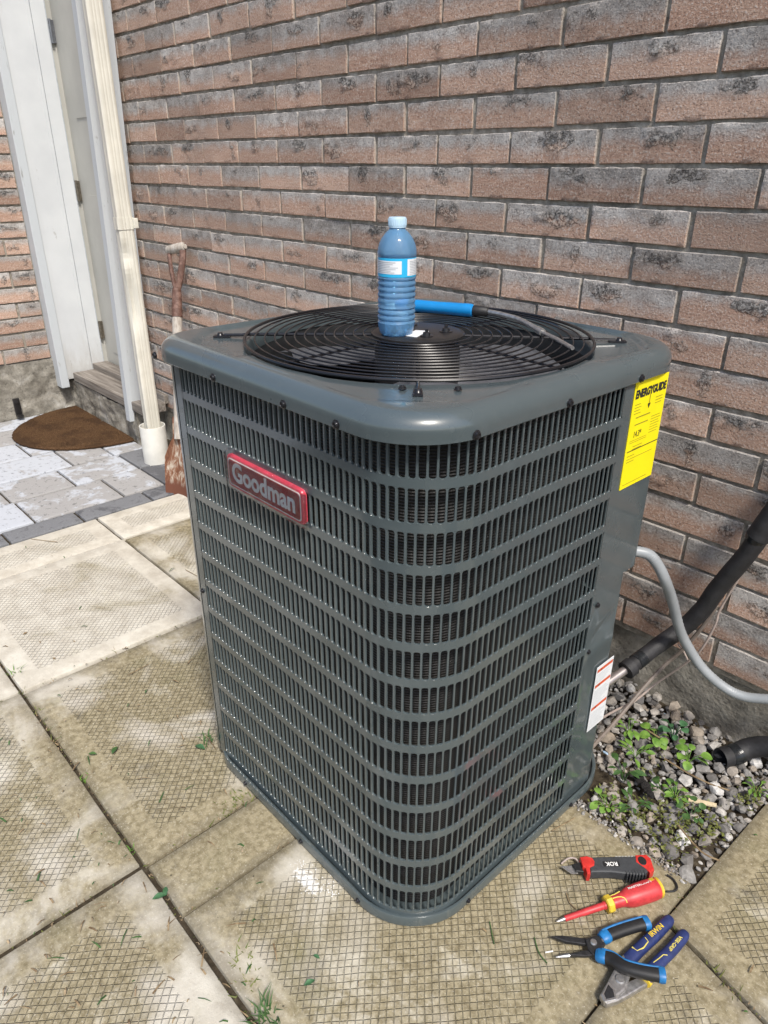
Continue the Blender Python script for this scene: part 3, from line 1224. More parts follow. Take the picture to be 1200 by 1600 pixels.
# top cap with circular opening
def cap_ring(w, z):
    """w 0..1 blends from the rounded square (0) to the circle (1)"""
    out = []
    for a in TH:
        q = rr(a, .276, .078)
        c = Vector((cos(a), sin(a), 0)) * .2640
        out.append(Vector((CX, CY, z)) + q.lerp(c, w))
    return out


mb = MB()
rings = []
for hf, z in ((.2945, .8255), (.2965, .8235), (.2990, .8235), (.3000, .8245), (.3000, .834)):
    rings.append([Vector((CX, CY, z)) + rr(a, hf, .100) for a in TH])
for k in range(1, 9):
    b = pi / 2 * k / 8
    hf = .2760 + .024 * cos(b)
    rings.append([Vector((CX, CY, .834 + .0245 * sin(b))) + rr(a, hf, .100 - .022 * (k / 8)) for a in TH])


def dip(q):
    """pressed crescents near the corners and a slight crown"""
    r = Vector((q.x - CX, q.y - CY, 0))
    a = math.atan2(r.y, r.x)
    d = 0.0
    for ca in (-3 * pi / 4, -pi / 4, pi / 4, 3 * pi / 4):
        da = abs((a - ca + pi) % (2 * pi) - pi)
        e = max(0, min(1, (radians(31) - da) / radians(6)))
        g = max(0, min(1, (.338 - r.length) / .008))
        e, g = e * e * (3 - 2 * e), g * g * (3 - 2 * g)
        if ca != -pi / 4:
            d = max(d, e * g)
        else:
            d = max(d, .25 * e * g)
    return -.0055 * d


for k in range(1, 25):
    w = k / 24
    rg = cap_ring(w, .8588 + .0006 * sin(pi * w))
    rings.append([q + Vector((0, 0, dip(q))) for q in rg])
rl = rings[-1]
for r_, dz in ((.2615, -.0025), (.2600, -.006), (.2590, -.024)):
    rings.append([Vector((CX + r_ * cos(a), CY + r_ * sin(a), q.z + dz)) for a, q in zip(TH, rl)])
mb.loft(rings, True, False, True)
at0(mb.build('top_cap', 'enamel'), ac)

# shroud, motor and fan under the grille
mb = MB()
mb.lathe([(.262, .835), (.258, .82), (.258, .66), (.0, .655)], 64, (CX, CY, 0))
at0(mb.build('fan_shroud', 'interior'), ac)
mb = MB()
mb.lathe([(0, .858), (.045, .858), (.062, .852), (.066, .84), (.066, .76), (0, .755)], 36, (CX, CY, 0))
at0(mb.build('fan_motor', 'black_metal'), ac)
for kb in range(3):
    a0 = radians(38 + 120 * kb)
    mb = MB()
    rings = []
    for i in range(11):
        r_ = .050 + (.243 - .050) * i / 10
        wd = radians(34 + 30 * sin(pi * min(1, i / 9)))
        rg = []
        for j in range(9):
            u = j / 8
            a = a0 + (u - .5) * 2 * wd * (.85 if i < 3 else 1) + radians(14) * (i / 10)
            rg.append(Vector((CX + r_ * cos(a), CY + r_ * sin(a), .792 + .044 * (u - .5) + .006 * sin(pi * u))))
        rings.append(rg)
    mb.loft(rings, False, False, True)
    at0(mb.build('fan_blade', 'alu'), ac)

# wire grille
ZG = .8625


def gz_(r_):
    return ZG + .0035 * max(0, 1 - r_ / .262)


NR = 13
for k in range(NR):
    r_ = .0835 + (.2620 - .0835) * k / (NR - 1)
    mb = MB()
    rings = []
    wr = .00125 if k < NR - 1 else .0024
    n1, n2 = 72, 6
    for i in range(n1):
        a = 2 * pi * i / n1
        rings.append([Vector((CX + (r_ + wr * cos(b)) * cos(a), CY + (r_ + wr * cos(b)) * sin(a), gz_(r_) + wr * sin(b))) for b in [2 * pi * j / n2 for j in range(n2)]])
    mb.loft(rings, True, False, True, loop=True)
    at0(mb.build('grille_ring', 'black_wire'), ac)
for k in range(8):
    a = radians(45 * k)
    long_ = k % 2 == 1
    e = Vector((cos(a), sin(a), 0))
    c = Vector((CX, CY, 0))
    mb = MB()
    if long_:
        r1 = .312
        z1 = .8585 - (.005 if k != 7 else .001)
        mb.tube([c + e * .05 + Vector((0, 0, gz_(.05) - .0034)), c + e * .262 + Vector((0, 0, gz_(.262) - .0034)), c + e * .272 + Vector((0, 0, z1 + .0045)), c + e * (r1 - .012) + Vector((0, 0, z1 + .004))], .0024, 8)
        sd = Vector((-e.y, e.x, 0))
        pl = [c + e * (r1 - .022) + sd * .005, c + e * (r1 - .022) - sd * .005, c + e * (r1 + .004) - sd * .006, c + e * (r1 + .004) + sd * .006]
        mb.add([q + Vector((0, 0, z1 + .001)) for q in pl] + [q + Vector((0, 0, z1 + .0035)) for q in pl], [(3, 2, 1, 0), (4, 5, 6, 7), (0, 1, 5, 4), (1, 2, 6, 5), (2, 3, 7, 6), (3, 0, 4, 7)])
        mb.lathe([(0, z1 + .008), (.0035, z1 + .0078), (.0045, z1 + .005), (.006, z1 + .0035)], 10, c + e * (r1 - .006))
    else:
        mb.tube([c + e * .05 + Vector((0, 0, gz_(.05) - .003)), c + e * .262 + Vector((0, 0, gz_(.262) - .003))], .0018, 6)
    at0(mb.build('grille_spoke', 'black_wire'), ac)
mb = MB()
mb.lathe([(0, ZG + .0062), (.058, ZG + .0062), (.066, ZG + .0052), (.0695, ZG + .003), (.0715, ZG + .0035), (.0715, ZG), (.0, ZG - .002)], 48, (CX, CY, 0))
hub = at0(mb.build('hub_plate', 'black_metal'), ac)
ZH = ZG + .0062
for a in (-100, -28, 35, 150):
    mb = MB()
    q = Vector((CX + .043 * cos(radians(a)), CY + .043 * sin(radians(a)), 0))
    mb.lathe([(.0105, ZH + .0002), (.0105, ZH + .0012), (.006, ZH + .0016), (.0055, ZH + .0055), (.0025, ZH + .006), (.0024, ZH + .010), (0, ZH + .0105)], 12, q)
    mb.build('bolt', 'screw', hub)


# screws
def screw(p, n, r=.0045):
    n = Vector(n).normalized()
    R = n.to_track_quat('Z', 'Y').to_matrix()
    mb = MB()
    mb.lathe([(r * 1.35, 0), (r * 1.35, .0008), (r, .0012), (r * .95, .0034), (r * .55, .0038), (r * .5, .003), (0, .003)], 10, p, M=R)
    at0(mb.build('screw', 'screw'), ac)


yf = CY - .3000
xr = CX + .3000
for x in (-.098, .075, .242, .345):
    screw((x, yf, .8290), (0, -1, 0))
for y in (-.752, -.575, -.402):
    screw((xr, y, .8290), (1, 0, 0))
for p_, n_ in (((-.078, Y0, .402), (0, -1, 0)), ((X1, -.418, .365), (1, 0, 0)), ((X1, -.412, .455), (1, 0, 0)),
               ((.02, BY - .2955, .013), (0, -1, 0)), ((.20, BY - .2955, .013), (0, -1, 0)), ((.355, BY - .2955, .013), (0, -1, 0)),
               ((BX + .2955, -.70, .013), (1, 0, 0)), ((BX + .2955, -.41, .013), (1, 0, 0))):
    screw(p_, n_, .0036)
for x, y in ((.366, -.760), (.412, -.714)):
    screw((x, y, .8594), (0, 0, 1), .0038)

# badge
bx, bz, bw, bh = .1575, .684, .189, .052


def rrect2(w, h, r, n=5):
    out = []
    for sx, sz, a0 in ((1, 1, 0), (-1, 1, 90), (-1, -1, 180), (1, -1, 270)):
        for k in range(n + 1):
            a = radians(a0 + 90 * k / n)
            out.append((sx * (w / 2 - r) + r * cos(a), sz * (h / 2 - r) + r * sin(a)))
    return out


def plate(name, w, h, r, y0, y1, mat, bev=.0012, cx=bx, cz=bz):
    mb = MB()
    rings = []
    for ins, y in ((0, y0), (0, y1 + bev), (bev * .35, y1 + bev * .3), (bev, y1)):
        rings.append([Vector((cx + x, y, cz + z)) for x, z in rrect2(w - 2 * ins, h - 2 * ins, max(.0005, r - ins))])
    mb.loft(rings, True, True, False)
    return mb.build(name, mat)


badge = at0(plate('badge', bw, bh, .008, Y0 + .001, Y0 - .0060, 'badge_pink', .0025), ac)
badge['label'] = 'red plastic name badge still under clear film'
plate('badge_border', bw - .009, bh - .009, .006, Y0 - .005, Y0 - .0064, 'badge_silver', .0003).parent = badge
plate('badge_face', bw - .013, bh - .013, .005, Y0 - .005, Y0 - .0068, 'badge_red', .0003).parent = badge
o = place_text('badge_lettering', 'Goodman', .041, 'badge_silver', (bx, Y0 - .0071, bz + .001), (1, 0, 0), (0, 0, 1), None, fit=.156, extrude=.0004, offset=.0011)
o.parent = badge
# crinkled clear film over it
mb = MB()
vs = []
nx_, nz_ = 44, 16
for j in range(nz_ + 1):
    for i in range(nx_ + 1):
        u, v = i / nx_ - .5, j / nz_ - .5
        x, z = bx + u * (bw + .012), bz + v * (bh + .010)
        e = max(abs(u), abs(v)) * 2
        y = Y0 - .0086 - .0012 * nz((x, 0, z), 55) - .0018 * abs(nz((x + .3 * z, 2, z), 28)) + (.006 if e > .97 else 0)
        vs.append((x + (.002 * nz((x, z, 4), 90) if e > .97 else 0), y, z + (.003 * nz((x, z, 7), 70) if e > .97 else 0)))
mb.add(vs, [(j * (nx_ + 1) + i, j * (nx_ + 1) + i + 1, (j + 1) * (nx_ + 1) + i + 1, (j + 1) * (nx_ + 1) + i) for j in range(nz_) for i in range(nx_)], True)
mb.build('clear_film', 'film', badge)


# labels on the right side: local u along +y, v along +z
def side_label(name, y0, y1, z0, z1, mat, x=X1 + .0012, lab=None):
    mb = MB()
    mb.add([(x - .0008, y0, z0), (x - .0008, y1, z0), (x - .0008, y1, z1), (x - .0008, y0, z1), (x, y0, z0), (x, y1, z0), (x, y1, z1), (x, y0, z1)],
           [(4, 5, 6, 7), (0, 1, 5, 4), (1, 2, 6, 5), (2, 3, 7, 6), (3, 0, 4, 7)])
    o = at0(mb.build(name, mat), ac)
    o['label'] = lab
    return o


ey0, ey1, ez0, ez1 = -.402, -.3085, .655, .8205
en = side_label('energy_label', ey0, ey1, ez0, ez1, 'yellow', lab='bright yellow energy rating label with black heading')
xl = X1 + .0016


def bar(parent, name, mat, y0, y1, z0, z1, x=xl):
    mb = MB()
    mb.add([(x, y0, z0), (x, y1, z0), (x, y1, z1), (x, y0, z1)], [(0, 1, 2, 3)])
    return mb.build(name, mat, parent)


def stext(parent, name, s, size, mat, y, z, **kw):
    o = place_text(name, s, size, mat, (xl, y, z), (0, 1, 0), (0, 0, 1), None, extrude=.0001, **kw)
    o.parent = parent


W_ = ey1 - ey0
stext(en, 'label_heading', 'ENERGYGUIDE', .0165, 'print_black', ey0 + W_ * .5, ez1 - .0185, fit=W_ * .92, offset=.0009)
mb = MB()
ym = ey0 + W_ * .5
mb.add([(xl, ym - .0006, ez1 - .040), (xl, ym + .0006, ez1 - .040), (xl, ym + .0006, ez1 - .012), (xl, ym - .0006, ez1 - .012),
        (xl, ym - .0042, ez1 - .038), (xl, ym, ez1 - .046), (xl, ym + .0042, ez1 - .038)], [(0, 1, 2, 3), (4, 5, 6)])
mb.build('label_arrow', 'print_black', en)
stext(en, 'label_rating', '14.3*', .0135, 'print_black', ey0 + W_ * .27, ez1 - .0805, fit=.020)
mb = MB()


def lines_on(mb, y0, y1, zs, h, x=xl, jit=.25):
    for z in zs:
        e = y1 - random.random() * jit * (y1 - y0)
        mb.add([(x, y0, z), (x, e, z), (x, e, z + h), (x, y0, z + h)], [(0, 1, 2, 3)])


mb = MB()
lines_on(mb, ey0 + .006, ey0 + .026, [ez1 - .034 - .0045 * k for k in range(4)], .0009)
lines_on(mb, ey0 + .064, ey0 + .088, [ez1 - .033 - .0045 * k for k in range(3)], .0009)
lines_on(mb, ey0 + .014, ey0 + .055, [ez1 - .055, ez1 - .066], .0016, jit=.1)
lines_on(mb, ey0 + .060, ey0 + .088, [ez1 - .062 - .0042 * k for k in range(7)], .0008)
lines_on(mb, ey0 + .006, ey0 + .056, [ez1 - .0895, ez1 - .0925], .0006, jit=.05)
lines_on(mb, ey0 + .018, ey0 + .046, [ez1 - .100 - .0042 * k for k in range(2)], .0008)
lines_on(mb, ey0 + .006, ey0 + .084, [ez0 + .047, ez0 + .006], .0008, jit=.1)
lines_on(mb, ey0 + .006, ey0 + .028, [ez0 + .0425, ez0 + .052], .0009)
tag(mb.build('label_fine_print', 'print_olive', en), kind='stuff')
bar(en, 'label_rule', 'print_black', ey0 + .004, ey1 - .001, ez0 + .0595, ez0 + .0609)

wy0, wy1, wz0, wz1 = -.381, -.3275, .168, .3125
wn_ = side_label('warning_label', wy0, wy1, wz0, wz1, 'white_label', x=X1 + .0022, lab='white warning label with three red stripes')
xl2 = X1 + .0026
for k, z in enumerate((wz1 - .012, wz1 - .046, wz1 - .097)):
    bar(wn_, 'red_stripe', 'print_red', wy0 + .002, wy1 - .002, z, z + .0065, xl2)
    mb = MB()
    mb.add([(xl2 + .0003, wy0 + .012, z + .001), (xl2 + .0003, wy0 + .017, z + .001), (xl2 + .0003, wy0 + .0145, z + .0058)], [(0, 1, 2)])
    mb.build('warning_mark', 'print_black', wn_)
mb = MB()
for za, zb in ((wz1 - .014, wz1 - .037), (wz1 - .050, wz1 - .088), (wz1 - .101, wz0 + .005)):
    z = za - .004
    while z > zb:
        lines_on(mb, wy0 + .003, wy1 - .003, [z], .0008, xl2, .4)
        z -= .0034
tag(mb.build('warning_text', 'print_grey', wn_), kind='stuff')

# ================================================================== things on top of the unit
# water bottle
bp = Vector((.1715, -.5860, ZH))
BHT = .203
bottle = thing('water_bottle', 'small blue plastic water bottle standing on the fan grille hub', 'bottle', bp)
prof = [(.0, .004), (.016, .0035), (.020, .0005), (.0245, .0), (.0285, .004), (.0305, .013), (.0318, .022)]
z = .022
for k in range(8):
    z0 = .022 + k * .0105
    if z0 > .105: break
    if k == 3:
        prof += [(.0318, z0 + .002), (.0310, z0 + .005), (.0318, z0 + .0085)]
    else:
        prof += [(.0322, z0 + .002), (.0308, z0 + .0052), (.0303, z0 + .0066), (.0322, z0 + .0095)]
prof += [(.0322, .1075), (.0312, .109), (.0312, .143), (.0324, .145), (.0326, .150), (.0318, .158), (.0295, .167), (.0255, .176), (.0200, .1840), (.0152, .1890), (.0134, .1915), (.0130, .1935), (.0130, .1965)]
KR, KZ = .865, .765
prof = [(r * KR, z * KZ) for r, z in prof]
mb = MB()
mb.lathe(prof, 56, bp, caps=True)
at0(mb.build('bottle_body', 'bottle'), bottle)
wp = [(max(0.0, r - .0014), z + .0008) for r, z in prof if .0005 * KZ < z < .1500 * KZ]
mb = MB()
mb.lathe([(0, wp[0][1])] + wp + [(wp[-1][0], .1505 * KZ), (0, .1502 * KZ)], 40, bp)
at0(mb.build('water', 'water'), bottle)
mb = MB()
mb.lathe([(r * KR, z * KZ) for r, z in [(.0128, .1935), (.0145, .194), (.0145, .196), (.0141, .1965), (.0146, .197), (.0146, .2095), (.0138, .2115), (0, .2117)]], 40, bp)
at0(mb.build('bottle_cap', 'bottle_cap'), bottle)
mb = MB()
n_ = 40
for k in range(28):
    a = 2 * pi * k / 28
    q = bp + Vector((cos(a) * .0147 * KR, sin(a) * .0147 * KR, .2030 * KZ))
    mb.box(q, (.0008, .0009, .0085), a)
at0(mb.build('cap_ribs', 'bottle_cap'), bottle)
mb = MB()
mb.lathe([(r * KR, z * KZ) for r, z in [(.0316, .1095), (.0321, .1098), (.0321, .1424), (.0316, .1427)]], 56, bp)
lab = at0(mb.build('bottle_label', 'cyan_label'), bottle)


def curved_patch(r_, a0, a1, z0, z1, n=14):
    r_, z0, z1 = r_ * KR, z0 * KZ, z1 * KZ
    mb = MB()
    rings = []
    for k in range(n + 1):
        a = radians(a0 + (a1 - a0) * k / n)
        rings.append([bp + Vector((r_ * cos(a), r_ * sin(a), z)) for z in (z0, z1)])
    mb.loft(rings, False, False, True)
    return mb


ca = math.degrees(math.atan2(CAMP.y - bp.y, CAMP.x - bp.x))
curved_patch(.0324, ca - 88, ca + 14, .1155, .1385).build('label_panel', 'white_label', lab)
curved_patch(.0324, ca + 32, ca + 84, .1125, .1415).build('label_panel', 'white_label', lab)
mb = MB()
for k in range(7):
    z = .1175 + k * .0029
    m2 = curved_patch(.0326, ca - 80, ca + 8 - random.random() * 30, z, z + (.0012 if k != 6 else .0018))
    mb.add(m2.v, m2.f, True)
for k in range(9):
    z = .1145 + k * .0028
    m2 = curved_patch(.0326, ca + 40, ca + 70 + random.random() * 8, z, z + .0011)
    mb.add(m2.v, m2.f, True)
mb.build('label_print', 'print_grey', lab)

# paper tag
mb = MB()
q = [(.1875, -.5850), (.2085, -.5790), (.1945, -.5390), (.1730, -.5450)]
q = [(x + .003, y - .004) for x, y in q]
mb.add([(x, y, ZH + .0004) for x, y in q] + [(x, y, ZH + .0011 + (.0012 if k == 2 else 0)) for k, (x, y) in enumerate(q)], [(3, 2, 1, 0), (4, 5, 6, 7), (0, 1, 5, 4), (1, 2, 6, 5), (2, 3, 7, 6), (3, 0, 4, 7)])
tag(mb.build('paper_tag', 'white_label'), 'small white paper tag lying beside the water bottle', 'tag')

# blue handled flexible driver lying across the grille
zt = ZG + .0132
drv = thing('flexible_driver', 'blue handled tool with flexible metal shaft lying on the fan grille', 'hand tool', (.10, -.41, ZG))
A_, B_ = Vector((.018, -.440, zt)), Vector((.148, -.385, zt))
dd = (B_ - A_).normalized()
mb = MB()
L_ = (B_ - A_).length
mb.tube([A_ + dd * (L_ * u) for u in (0, .02, .08, .3, .55, .8, .93, .985, 1)], [.007, .0092, .0104, .0106, .0100, .0106, .0110, .0106, .0085], 14)
at0(mb.build('handle', 'cyan_handle'), drv)
mb = MB()
mb.tube([B_, B_ + dd * .004, B_ + dd * .024, B_ + dd * .026], [.0085, .0092, .0078, .006], 12)
at0(mb.build('collar', 'rubber_black'), drv)
C_ = B_ + dd * .025
mb = MB()
pth = spline([C_, C_ + Vector((.03, -.002, .000)), (.243, -.382, zt - .002), (.300, -.408, zt - .006)], 8)
mb.tube(pth, .0042, 10)
at0(mb.build('shaft', 'steel'), drv)
mb = MB()
e = pth[-1]
mb.tube([e + Vector((-.003, .0014, 0)), e + Vector((.012, -.006, -.001))], [.0056, .0056], 10)
mb.tube(spline([e + Vector((.01, -.005, -.001)), (.345, -.428, zt - .0085), (.395, -.457, zt - .0100)], 6), .0030, 8)
at0(mb.build('tip', 'steel'), drv)

# ================================================================== door corner
XD0, XD1 = -2.600, -1.965
door = thing('door', 'white side door in a peeling white frame beyond the cream downspout', 'door', (-2.28, -.02, .13))
DT = 2.35
mb = MB()      # left jamb with stop, looking to +x
mb.box(((XL + XD0) / 2 - .0, -.0825, (.155 + DT) / 2), (XD0 - XL + .02, .125, DT - .155))
at0(mb.build('jamb', 'door_white'), door)
mb = MB()
mb.box(((XL + XD0) / 2 - .004, .0095, (.165 + DT) / 2), (XD0 - XL + .036, .056, DT - .165))
at0(mb.build('door_stop', 'door_white'), door)
mb = MB()
mb.box((XL + .012, .09, 1.25), (.072, .118, 2.2))
at0(mb.build('jamb_back', 'door_cream'), door)
mb = MB()      # outer casing on the left
bevel_box(mb, ((XL + XD0) / 2 + .003, -.1650, (.118 + DT) / 2), (XD0 - XL + .030, .0385, DT - .118), .003)
at0(mb.build('casing', 'peel'), door)
mb = MB()      # right hand casing, leaning a little
lo, hi = Vector((-1.967, -.118, .098)), Vector((-1.872, -.118, 1.62))
tp = lo + (hi - lo) * 1.45
rings = []
for q in (lo, tp):
    rings.append([q + Vector((dx, dy, 0)) for dx, dy in ((-.017, -.02), (.017, -.02), (.020, .0), (.020, .10), (-.020, .10), (-.020, .0))])
mb.loft(rings, True, True, False)
at0(mb.build('casing', 'peel'), door)
mb = MB()
mb.box((-2.27, .085, 1.27), (.70, .04, 2.16))
mb.box((-2.27, .0632, 1.72), (.46, .004, .9))
mb.box((-2.27, .0632, .62), (.46, .004, .7))
leaf = at0(mb.build('door_leaf', 'door_cream'), door)
mb = MB()
mb.box((XD0 + .0075, .0395, 1.25), (.010, .006, 2.1))
at0(mb.build('weatherstrip', 'print_grey'), door)
mb = MB()
mb.box((XD0 + .0095, -.1375, 1.26), (.004, .014, 2.2))
mb.box((XD0 + .0095, -.0285, 1.26), (.004, .010, 2.18))
at0(mb.build('jamb_bead', 'door_white'), door)
for z, m in ((.365, 'hinge'), (.985, 'hinge'), (1.589, 'hinge_steel')):
    mb = MB()
    mb.box((-2.5945, .0535, z), (.014, .026, .082))
    mb.tube([(-2.585, .048, z - .043), (-2.585, .048, z + .043)], .006, 8)
    at0(mb.build('hinge', m), door)
mb = MB()      # timber sill in two boards
bevel_box(mb, (-2.21, -.070, .166), (.74, .105, .040), .004)
at0(mb.build('sill', 'old_wood'), door)
mb = MB()
bevel_box(mb, (-2.22, .020, .193), (.74, .075, .040), .004)
at0(mb.build('sill', 'old_wood'), door)
mb = MB()
mb.box((-2.25, .16, 1.2), (.9, .1, 2.3))
at0(mb.build('frame_back', 'interior'), door)

# concrete step below it
mb = rough_sheet((XL, -.118, -.03), (.72, 0, 0), (0, 0, .172), 70, 20, .011, 12, (0, -1, 0))
top = rough_sheet((XL, -.118, .142), (.72, 0, 0), (0, .14, 0), 60, 12, .004, 18, (0, 0, 1))
mb.add(top.v, top.f, True)
mb.add([(-1.925, -.118, -.03), (-1.925, .03, -.03), (-1.925, .03, .142), (-1.925, -.118, .142)], [(0, 1, 2, 3)])
tag(mb.build('door_step', 'concrete'), 'low crumbling concrete step under the white door', 'step')

# black bracket on the return wall foundation
mb = MB()
bevel_box(mb, (XL + .026, -.391, .058), (.012, .028, .088), .002)
bevel_box(mb, (XL + .036, -.391, .020), (.03, .026, .012), .002)
mb.tube([(XL + .03, -.391, .082), (XL + .037, -.391, .082)], .006, 8)
tag(mb.build('wall_bracket', 'black_metal'), 'small black metal bracket on the concrete footing left of the mat', 'bracket')

# half round coir mat
mb = MB()
mc = Vector((-2.288, -.128, 0))
rings = []
for r_, z in ((1.0, .0035), (1.005, .010), (.985, .016), (.8, .0165), (.6, .0165), (.4, .0165), (.2, .0165), (.02, .0165)):
    rg = []
    for k in range(73):
        a = pi + pi * k / 72
        j = 1 + .012 * nz((k * .7, r_, 3)) * (r_ > .9)
        q = mc + Vector((cos(a) * .325 * r_ * j, sin(a) * .388 * r_ * j, z))
        if r_ < .99:
            q.z += .002 * nz(q, 60)
        rg.append(q)
    rings.append(rg)
mb.loft(rings, False, False, True)
rs = random.Random(3)
for k in range(2600):
    a, r_ = pi + pi * rs.random(), sqrt(rs.random())
    q = mc + Vector((cos(a) * .325 * r_, sin(a) * .388 * r_, .0155))
    l = rs.uniform(.006, .013)
    d = Vector((rs.uniform(-1, 1), rs.uniform(-1, 1), rs.uniform(.1, .8))).normalized() * l
    w = Vector((-d.y, d.x, 0)).normalized() * .0009
    mb.add([q - w, q + w, q + d], [(0, 1, 2)])
tag(mb.build('doormat', 'coir'), 'half round brown coir doormat in front of the door step', 'doormat')

# downspout
ds = thing('downspout', 'cream ribbed metal downspout, dented below its strap, beside the door', 'downspout', (-1.70, -.155, .12))


def ds_ring(z):
    c = Vector((-1.70, -.152, z))
    w, d = .0275, .0200
    dent = 0.0
    if z < .86:
        dent = .014 * math.exp(-((z - .62) / .10) ** 2) + .009 * math.exp(-((z - .80) / .035) ** 2) + .004 * nz((z, 2, 5), 14)
    pts = []
    nseg = 12
    # local frame: rib side looks to the camera between -y and +x
    for k in range(nseg + 1):
        u = -1 + 2 * k / nseg
        rib = (.0011 if k in (2, 3, 5, 7, 8, 10) else 0.0) if 0 < k < nseg else -.003
        dd_ = dent * max(0, min(1, (.35 - u) / .9))
        pts.append(Vector((u * w + dd_ * .5, -d - rib + dd_ * 1.2, 0)))
    pts += [Vector((w + .0006, -d * .4, 0)), Vector((w - .0015, 0, 0)), Vector((w + .0006, d * .4, 0)), Vector((w - .003, d, 0)), Vector((-w + .003, d, 0)), Vector((-w + dent * .3, d * .4, 0)), Vector((-w + .001 + dent * .5, 0, 0)), Vector((-w + dent * .8, -d * .4, 0))]
    R = Matrix.Rotation(radians(88), 3, 'Z')
    return [c + R @ q for q in pts]


mb = MB()
mb.loft([ds_ring(.105 + (2.38 - .105) * k / 130) for k in range(131)], True, False, False)
at0(mb.build('pipe', 'cream'), ds)
mb = MB()
rg = ds_ring(1.3)
cc = Vector((-1.70, -.152, 1.3))
rings = []
for z, s_ in ((.885, 1.0), (.885, 1.09), (.925, 1.09), (.925, 1.0)):
    rings.append([Vector((cc.x + (q.x - cc.x) * s_ * 1.02, cc.y + (q.y - cc.y) * s_ * 1.03, z)) for q in rg])
mb.loft(rings, True, False, False)
bevel_box(mb, (-1.674, -.119, .905), (.010, .018, .034), .003)
at0(mb.build('strap', 'cream'), ds)

dp = thing('drain_pipe', 'short white plastic drain pipe socket under the downspout', 'pipe', (-1.69, -.157, 0))
mb = MB()
mb.lathe([(.0505, -.015), (.0505, .150), (.0500, .153), (.0465, .153), (.0458, .150), (.0458, .02)], 40, (-1.692, -.157, 0))
at0(mb.build('socket', 'pvc'), dp)
mb = MB()
mb.lathe([(.046, .03), (0, .03)], 24, (-1.692, -.157, 0))
at0(mb.build('socket_bottom', 'interior'), dp)

# shovel leaning on the wall
sh = thing('shovel', 'old shovel with rusty blade and D-grip leaning on the brick wall', 'shovel', (-1.46, -.215, 0))
g0 = Vector((-1.535, -.045, .826))            # grip centre
f0 = Vector((-1.365, -.205, .215))            # socket, lower end
ax = (g0 - f0).normalized()
sd = Vector((cos(radians(10)), sin(radians(10)), 0))
sd = (sd - ax * sd.dot(ax)).normalized()
nn_ = ax.cross(sd)
sp_ = g0 - ax * .135
mb = MB()
mb.tube([f0 - ax * .02, sp_ - ax * .10], [.0180, .0175], 14)
at0(mb.build('handle', 'handle_wood'), sh)
mb = MB()
mb.tube([sp_ - ax * .105, sp_ - ax * .06, sp_ - ax * .005], [.0195, .0185, .016], 12)
for k in (-1, 1):
    mb.tube(spline([sp_ - ax * .02, sp_ + sd * .018 * k + ax * .025, sp_ + sd * .034 * k + ax * .09, g0 + sd * .037 * k, g0 + sd * .037 * k + ax * .012], 4), .008, 8, flat=.0115)
at0(mb.build('yoke', 'brown_paint'), sh)
mb = MB()
mb.tube([g0 - sd * .045, g0 - sd * .040, g0, g0 + sd * .040, g0 + sd * .045], [.012, .0155, .0165, .0155, .012], 14)
mb.tube([g0 + sd * .04, g0 + sd * .0495], [.0085, .0085], 10)
at0(mb.build('grip', 'handle_wood'), sh)
mb = MB()
rings = []
bl0 = f0 + ax * .06
nb = 14
for i in range(nb + 1):
    u = i / nb
    c_ = bl0 - ax * (.335 * u)
    wv = .020 + .052 * min(1, max(0, (u - .22) / .22)) ** .8
    if u > .78: wv *= sqrt(max(.05, 1 - ((u - .78) / .24) ** 2))
    rg = []
    for j in range(13):
        v = j / 12 * 2 - 1
        cv = .020 * (1 - abs(v) ** 2) * (1 if u > .2 else .9)
        rg.append(c_ + sd * (wv * v) + nn_ * (cv - .010 + .006 * u))
    rings.append(rg)
back = [[q - nn_ * .003 for q in rg] for rg in rings]
mb.loft([rg + bk[::-1] for rg, bk in zip(rings, back)], True, True, True)
at0(mb.build('blade', 'rust'), sh)

# ================================================================== pipes and cables on the right
ls = thing('refrigerant_line', 'black foam insulated refrigerant pipe rising along the brick wall', 'pipe', (.45, -.22, .2))
mb = MB()
P_ = spline([(.449, -.222, .212), (.455, -.180, .222), (.468, -.130, .242), (.489, -.092, .272), (.513, -.082, .322), (.531, -.080, .378), (.564, -.078, .462), (.580, -.075, .515)], 10)
rad_ = [.0145 + .0028 * min(1, i / 35) + .0007 * nz((i * .3, 0, 0)) for i in range(len(P_))]
mb.tube(P_, rad_, 16)
at0(mb.build('insulation', 'foam'), ls)
mb = MB()
P2_ = spline([(.573, -.076, .500), (.587, -.070, .548), (.605, -.058, .60), (.625, -.03, .65), (.64, .01, .68)], 8)
mb.tube(P2_, [.0195 + .001 * nz((i * .4, 5, 0)) for i in range(len(P2_))], 16)
at0(mb.build('insulation', 'foam'), ls)
mb = MB()
mb.tube([P_[7], P_[9], P_[11]], [rad_[7] + .0012] * 3, 16)
at0(mb.build('tape', 'tape'), ls)
mb = MB()
mb.tube([(.571, -.0762, .4935), (.5745, -.0758, .503)], [.0185, .0205], 16)
at0(mb.build('tape', 'tape'), ls)
mb = MB()
mb.tube([(.452, -.208, .2165), (.4490, -.224, .2115)], [.0185, .0180], 16)
at0(mb.build('insulation_collar', 'foam'), ls)
mb = MB()
mb.tube([(.452, -.200, .218), (.436, -.275, .198), (.425, -.30, .195)], .0082, 12)
at0(mb.build('copper_tube', 'copper_dull'), ls)

